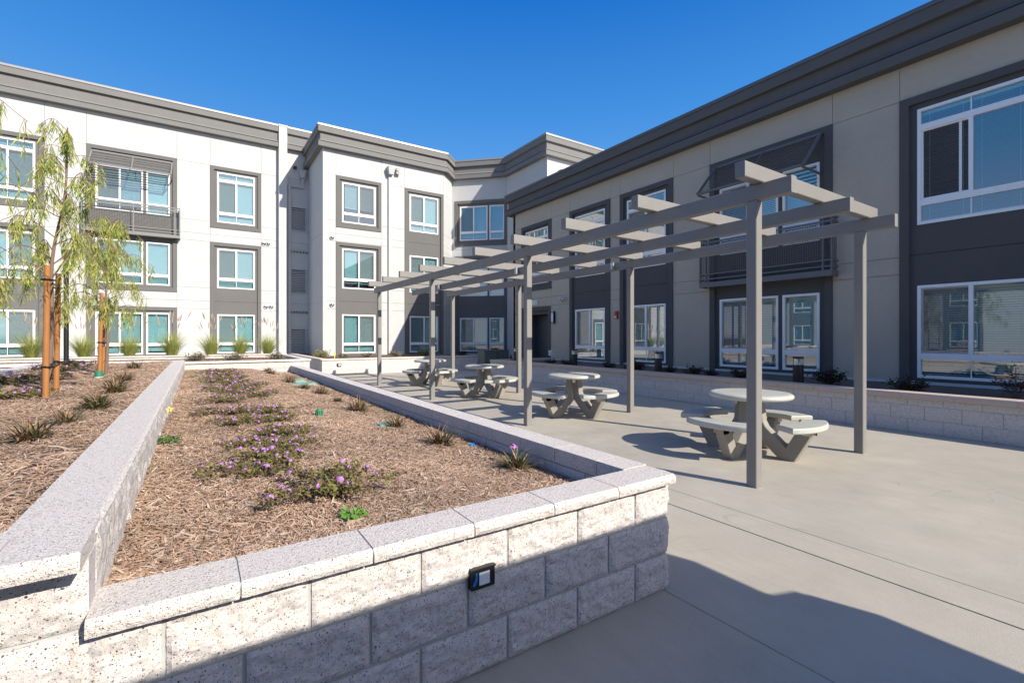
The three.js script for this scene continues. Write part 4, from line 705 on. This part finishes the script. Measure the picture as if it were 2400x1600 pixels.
// --- young weeping trees tied to stakes
function weepingTree(label, v, u, Ht, sd, o) {
  seed = sd; const y0 = hL(v, u), t = thing('weeping_tree', label, 'tree', [v, y0, u]), H = Ht - y0, lv = new Leaves(), br = [], X = (a, b, c) => new THREE.Vector3(a, b, c);
  const lean = o.lean, tp = [X(0, -.05, 0), X(lean * .1 + .02, H * .25, .02), X(lean * .35 - .02, H * .5, -.01), X(lean * .7 + .03, H * .75, .02), X(lean, H, 0)];
  mesh('trunk', tube(tp, .024, .006, 5, 8), M.bark, t); const tc = new THREE.CatmullRomCurve3(tp);
  const cols = [[.33, .4, .08], [.42, .46, .11], [.25, .34, .065], [.46, .44, .16], [.18, .26, .07], [.5, .43, .13]];
  const twig = (p, L) => { // hanging twig with long narrow leaves
    const n = Math.max(3, Math.round(L / .018)), dx = rr(-.25, .25), dz = rr(-.25, .25), e = p.clone().add(X(dx * L, -L, dz * L)); br.push(tube([p, p.clone().lerp(e, .5).add(X(rr(-.015, .015), 0, rr(-.015, .015))), e], .0018, .001, 2, 3));
    for (let i = 0; i < n; i++) { const q = p.clone().lerp(e, (i + rnd()) / n), a = rnd() * 6.283, out = rr(.15, .75), d = X(Math.cos(a) * out, -1 + rr(0, .35), Math.sin(a) * out).normalize(), s = d.clone().cross(rdir()).normalize(); lv.leaf(q, d, s, rr(.055, .115), rr(.007, .0125), vary(pick(cols)), rr(0, .25)); }
  };
  for (let k = 0; k < o.n; k++) {
    const f = o.f0 + (1 - o.f0) * (k + .5) / o.n, b = tc.getPoint(f), a = k * 2.4 + rr(-.4, .4), R = o.R * (1.15 - .8 * (f - o.f0) / (1 - o.f0)) * rr(.55, 1.2), rise = R * rr(.1, .5);
    const e = b.clone().add(X(Math.cos(a) * R, rise - R * .35, Math.sin(a) * R)), m = b.clone().add(X(Math.cos(a) * R * .5, rise, Math.sin(a) * R * .5)); br.push(tube([b, m, e], .008 * (1.3 - f), .002, 4, 5)); const cv = new THREE.CatmullRomCurve3([b, m, e]);
    const tw = Math.round(o.twigs * rr(.5, 1.4) * (1.35 - .8 * f)); for (let i = 0; i < tw; i++) { const tt = rr(.18, 1); if (fbm(a * 2, tt * 3 + k, sd * .1, 2) < -.2) continue; twig(cv.getPoint(tt), rr(.1, .34) * (1.25 - .6 * f)); }
  }
  for (let i = 0; i < 10; i++) twig(tc.getPoint(rr(.9, 1)), rr(.06, .2));
  mesh('crown', lv.geo(), M.leaf, t); mesh('branches', merge(br), M.bark, t); return t;
}
weepingTree('young weeping tree tied between the first pair of stakes', -1.268, 6.64, 3.58, 901, { lean: .15, n: 26, f0: .34, R: .68, twigs: 21 });
weepingTree('young weeping tree tied between the second pair of stakes', -1.16, 9.45, 3.2, 902, { lean: .05, n: 26, f0: .38, R: .8, twigs: 22 });
weepingTree('young weeping tree at the outer edge of the raised bed', -1.74, 5.15, 3.8, 903, { lean: .1, n: 22, f0: .4, R: .95, twigs: 17 });
{ // lodgepole stakes with rubber ties
  seed = 950;
  const sg0 = (L) => { const g = new THREE.CylinderGeometry(.023, .026, L, 14, 10), p = g.attributes.position, uv = g.attributes.uv; for (let i = 0; i < p.count; i++) { const k = 1 + .06 * fbm(p.getX(i) * 20, p.getY(i) * 5, p.getZ(i) * 20, 2); p.setX(i, p.getX(i) * k + .008 * Math.sin(p.getY(i) * 2)); p.setZ(i, p.getZ(i) * k); uv.setXY(i, uv.getX(i) * .2, p.getY(i) * .5); } g.computeVertexNormals(); return g.translate(0, L / 2, 0); };
  for (const [v, u, L, l, ties] of [[-1.205, 6.28, 1.3, 'orange brown wooden stake on the walk side of the first tree', [.32, 1.16]], [-1.262, 7.0, 1.3, 'orange brown wooden stake on the far side of the first tree', [.34, 1.14]], [-1.17, 9.02, 1.24, 'orange brown wooden stake on the walk side of the second tree', [.52]], [-1.235, 9.9, 1.24, 'orange brown wooden stake on the far side of the second tree', [.5]]]) {
    const s = thing('tree_stake', l, 'stake', [v, hL(v, u) - .02, u]), w = mesh('pole', sg0(L), M.stake, s); w.rotation.z = rr(-.02, .02);
    for (const y of ties) { const d = u < 6.5 || (u > 9 && u < 9.2) ? -1 : 1; mesh('tie', tube([new THREE.Vector3(-.04, y, 0), new THREE.Vector3(0, y + .005, .037), new THREE.Vector3(.04, y, 0), new THREE.Vector3(.02, y + .02, -.04 + .18 * d), new THREE.Vector3(0, y + .03, .36 * d), new THREE.Vector3(-.03, y, .1 * d), new THREE.Vector3(-.04, y, 0)], .008, .008, 5, 5), M.black, s); }
  }
}

// ---------------------------------------------------------------- draw
const renderer = new THREE.WebGLRenderer({ antialias: true });
renderer.setSize(1024, 682); renderer.toneMapping = THREE.LinearToneMapping; renderer.toneMappingExposure = EXPOSURE; renderer.shadowMap.enabled = true; renderer.shadowMap.type = THREE.PCFSoftShadowMap;
renderer.render(scene, camera);
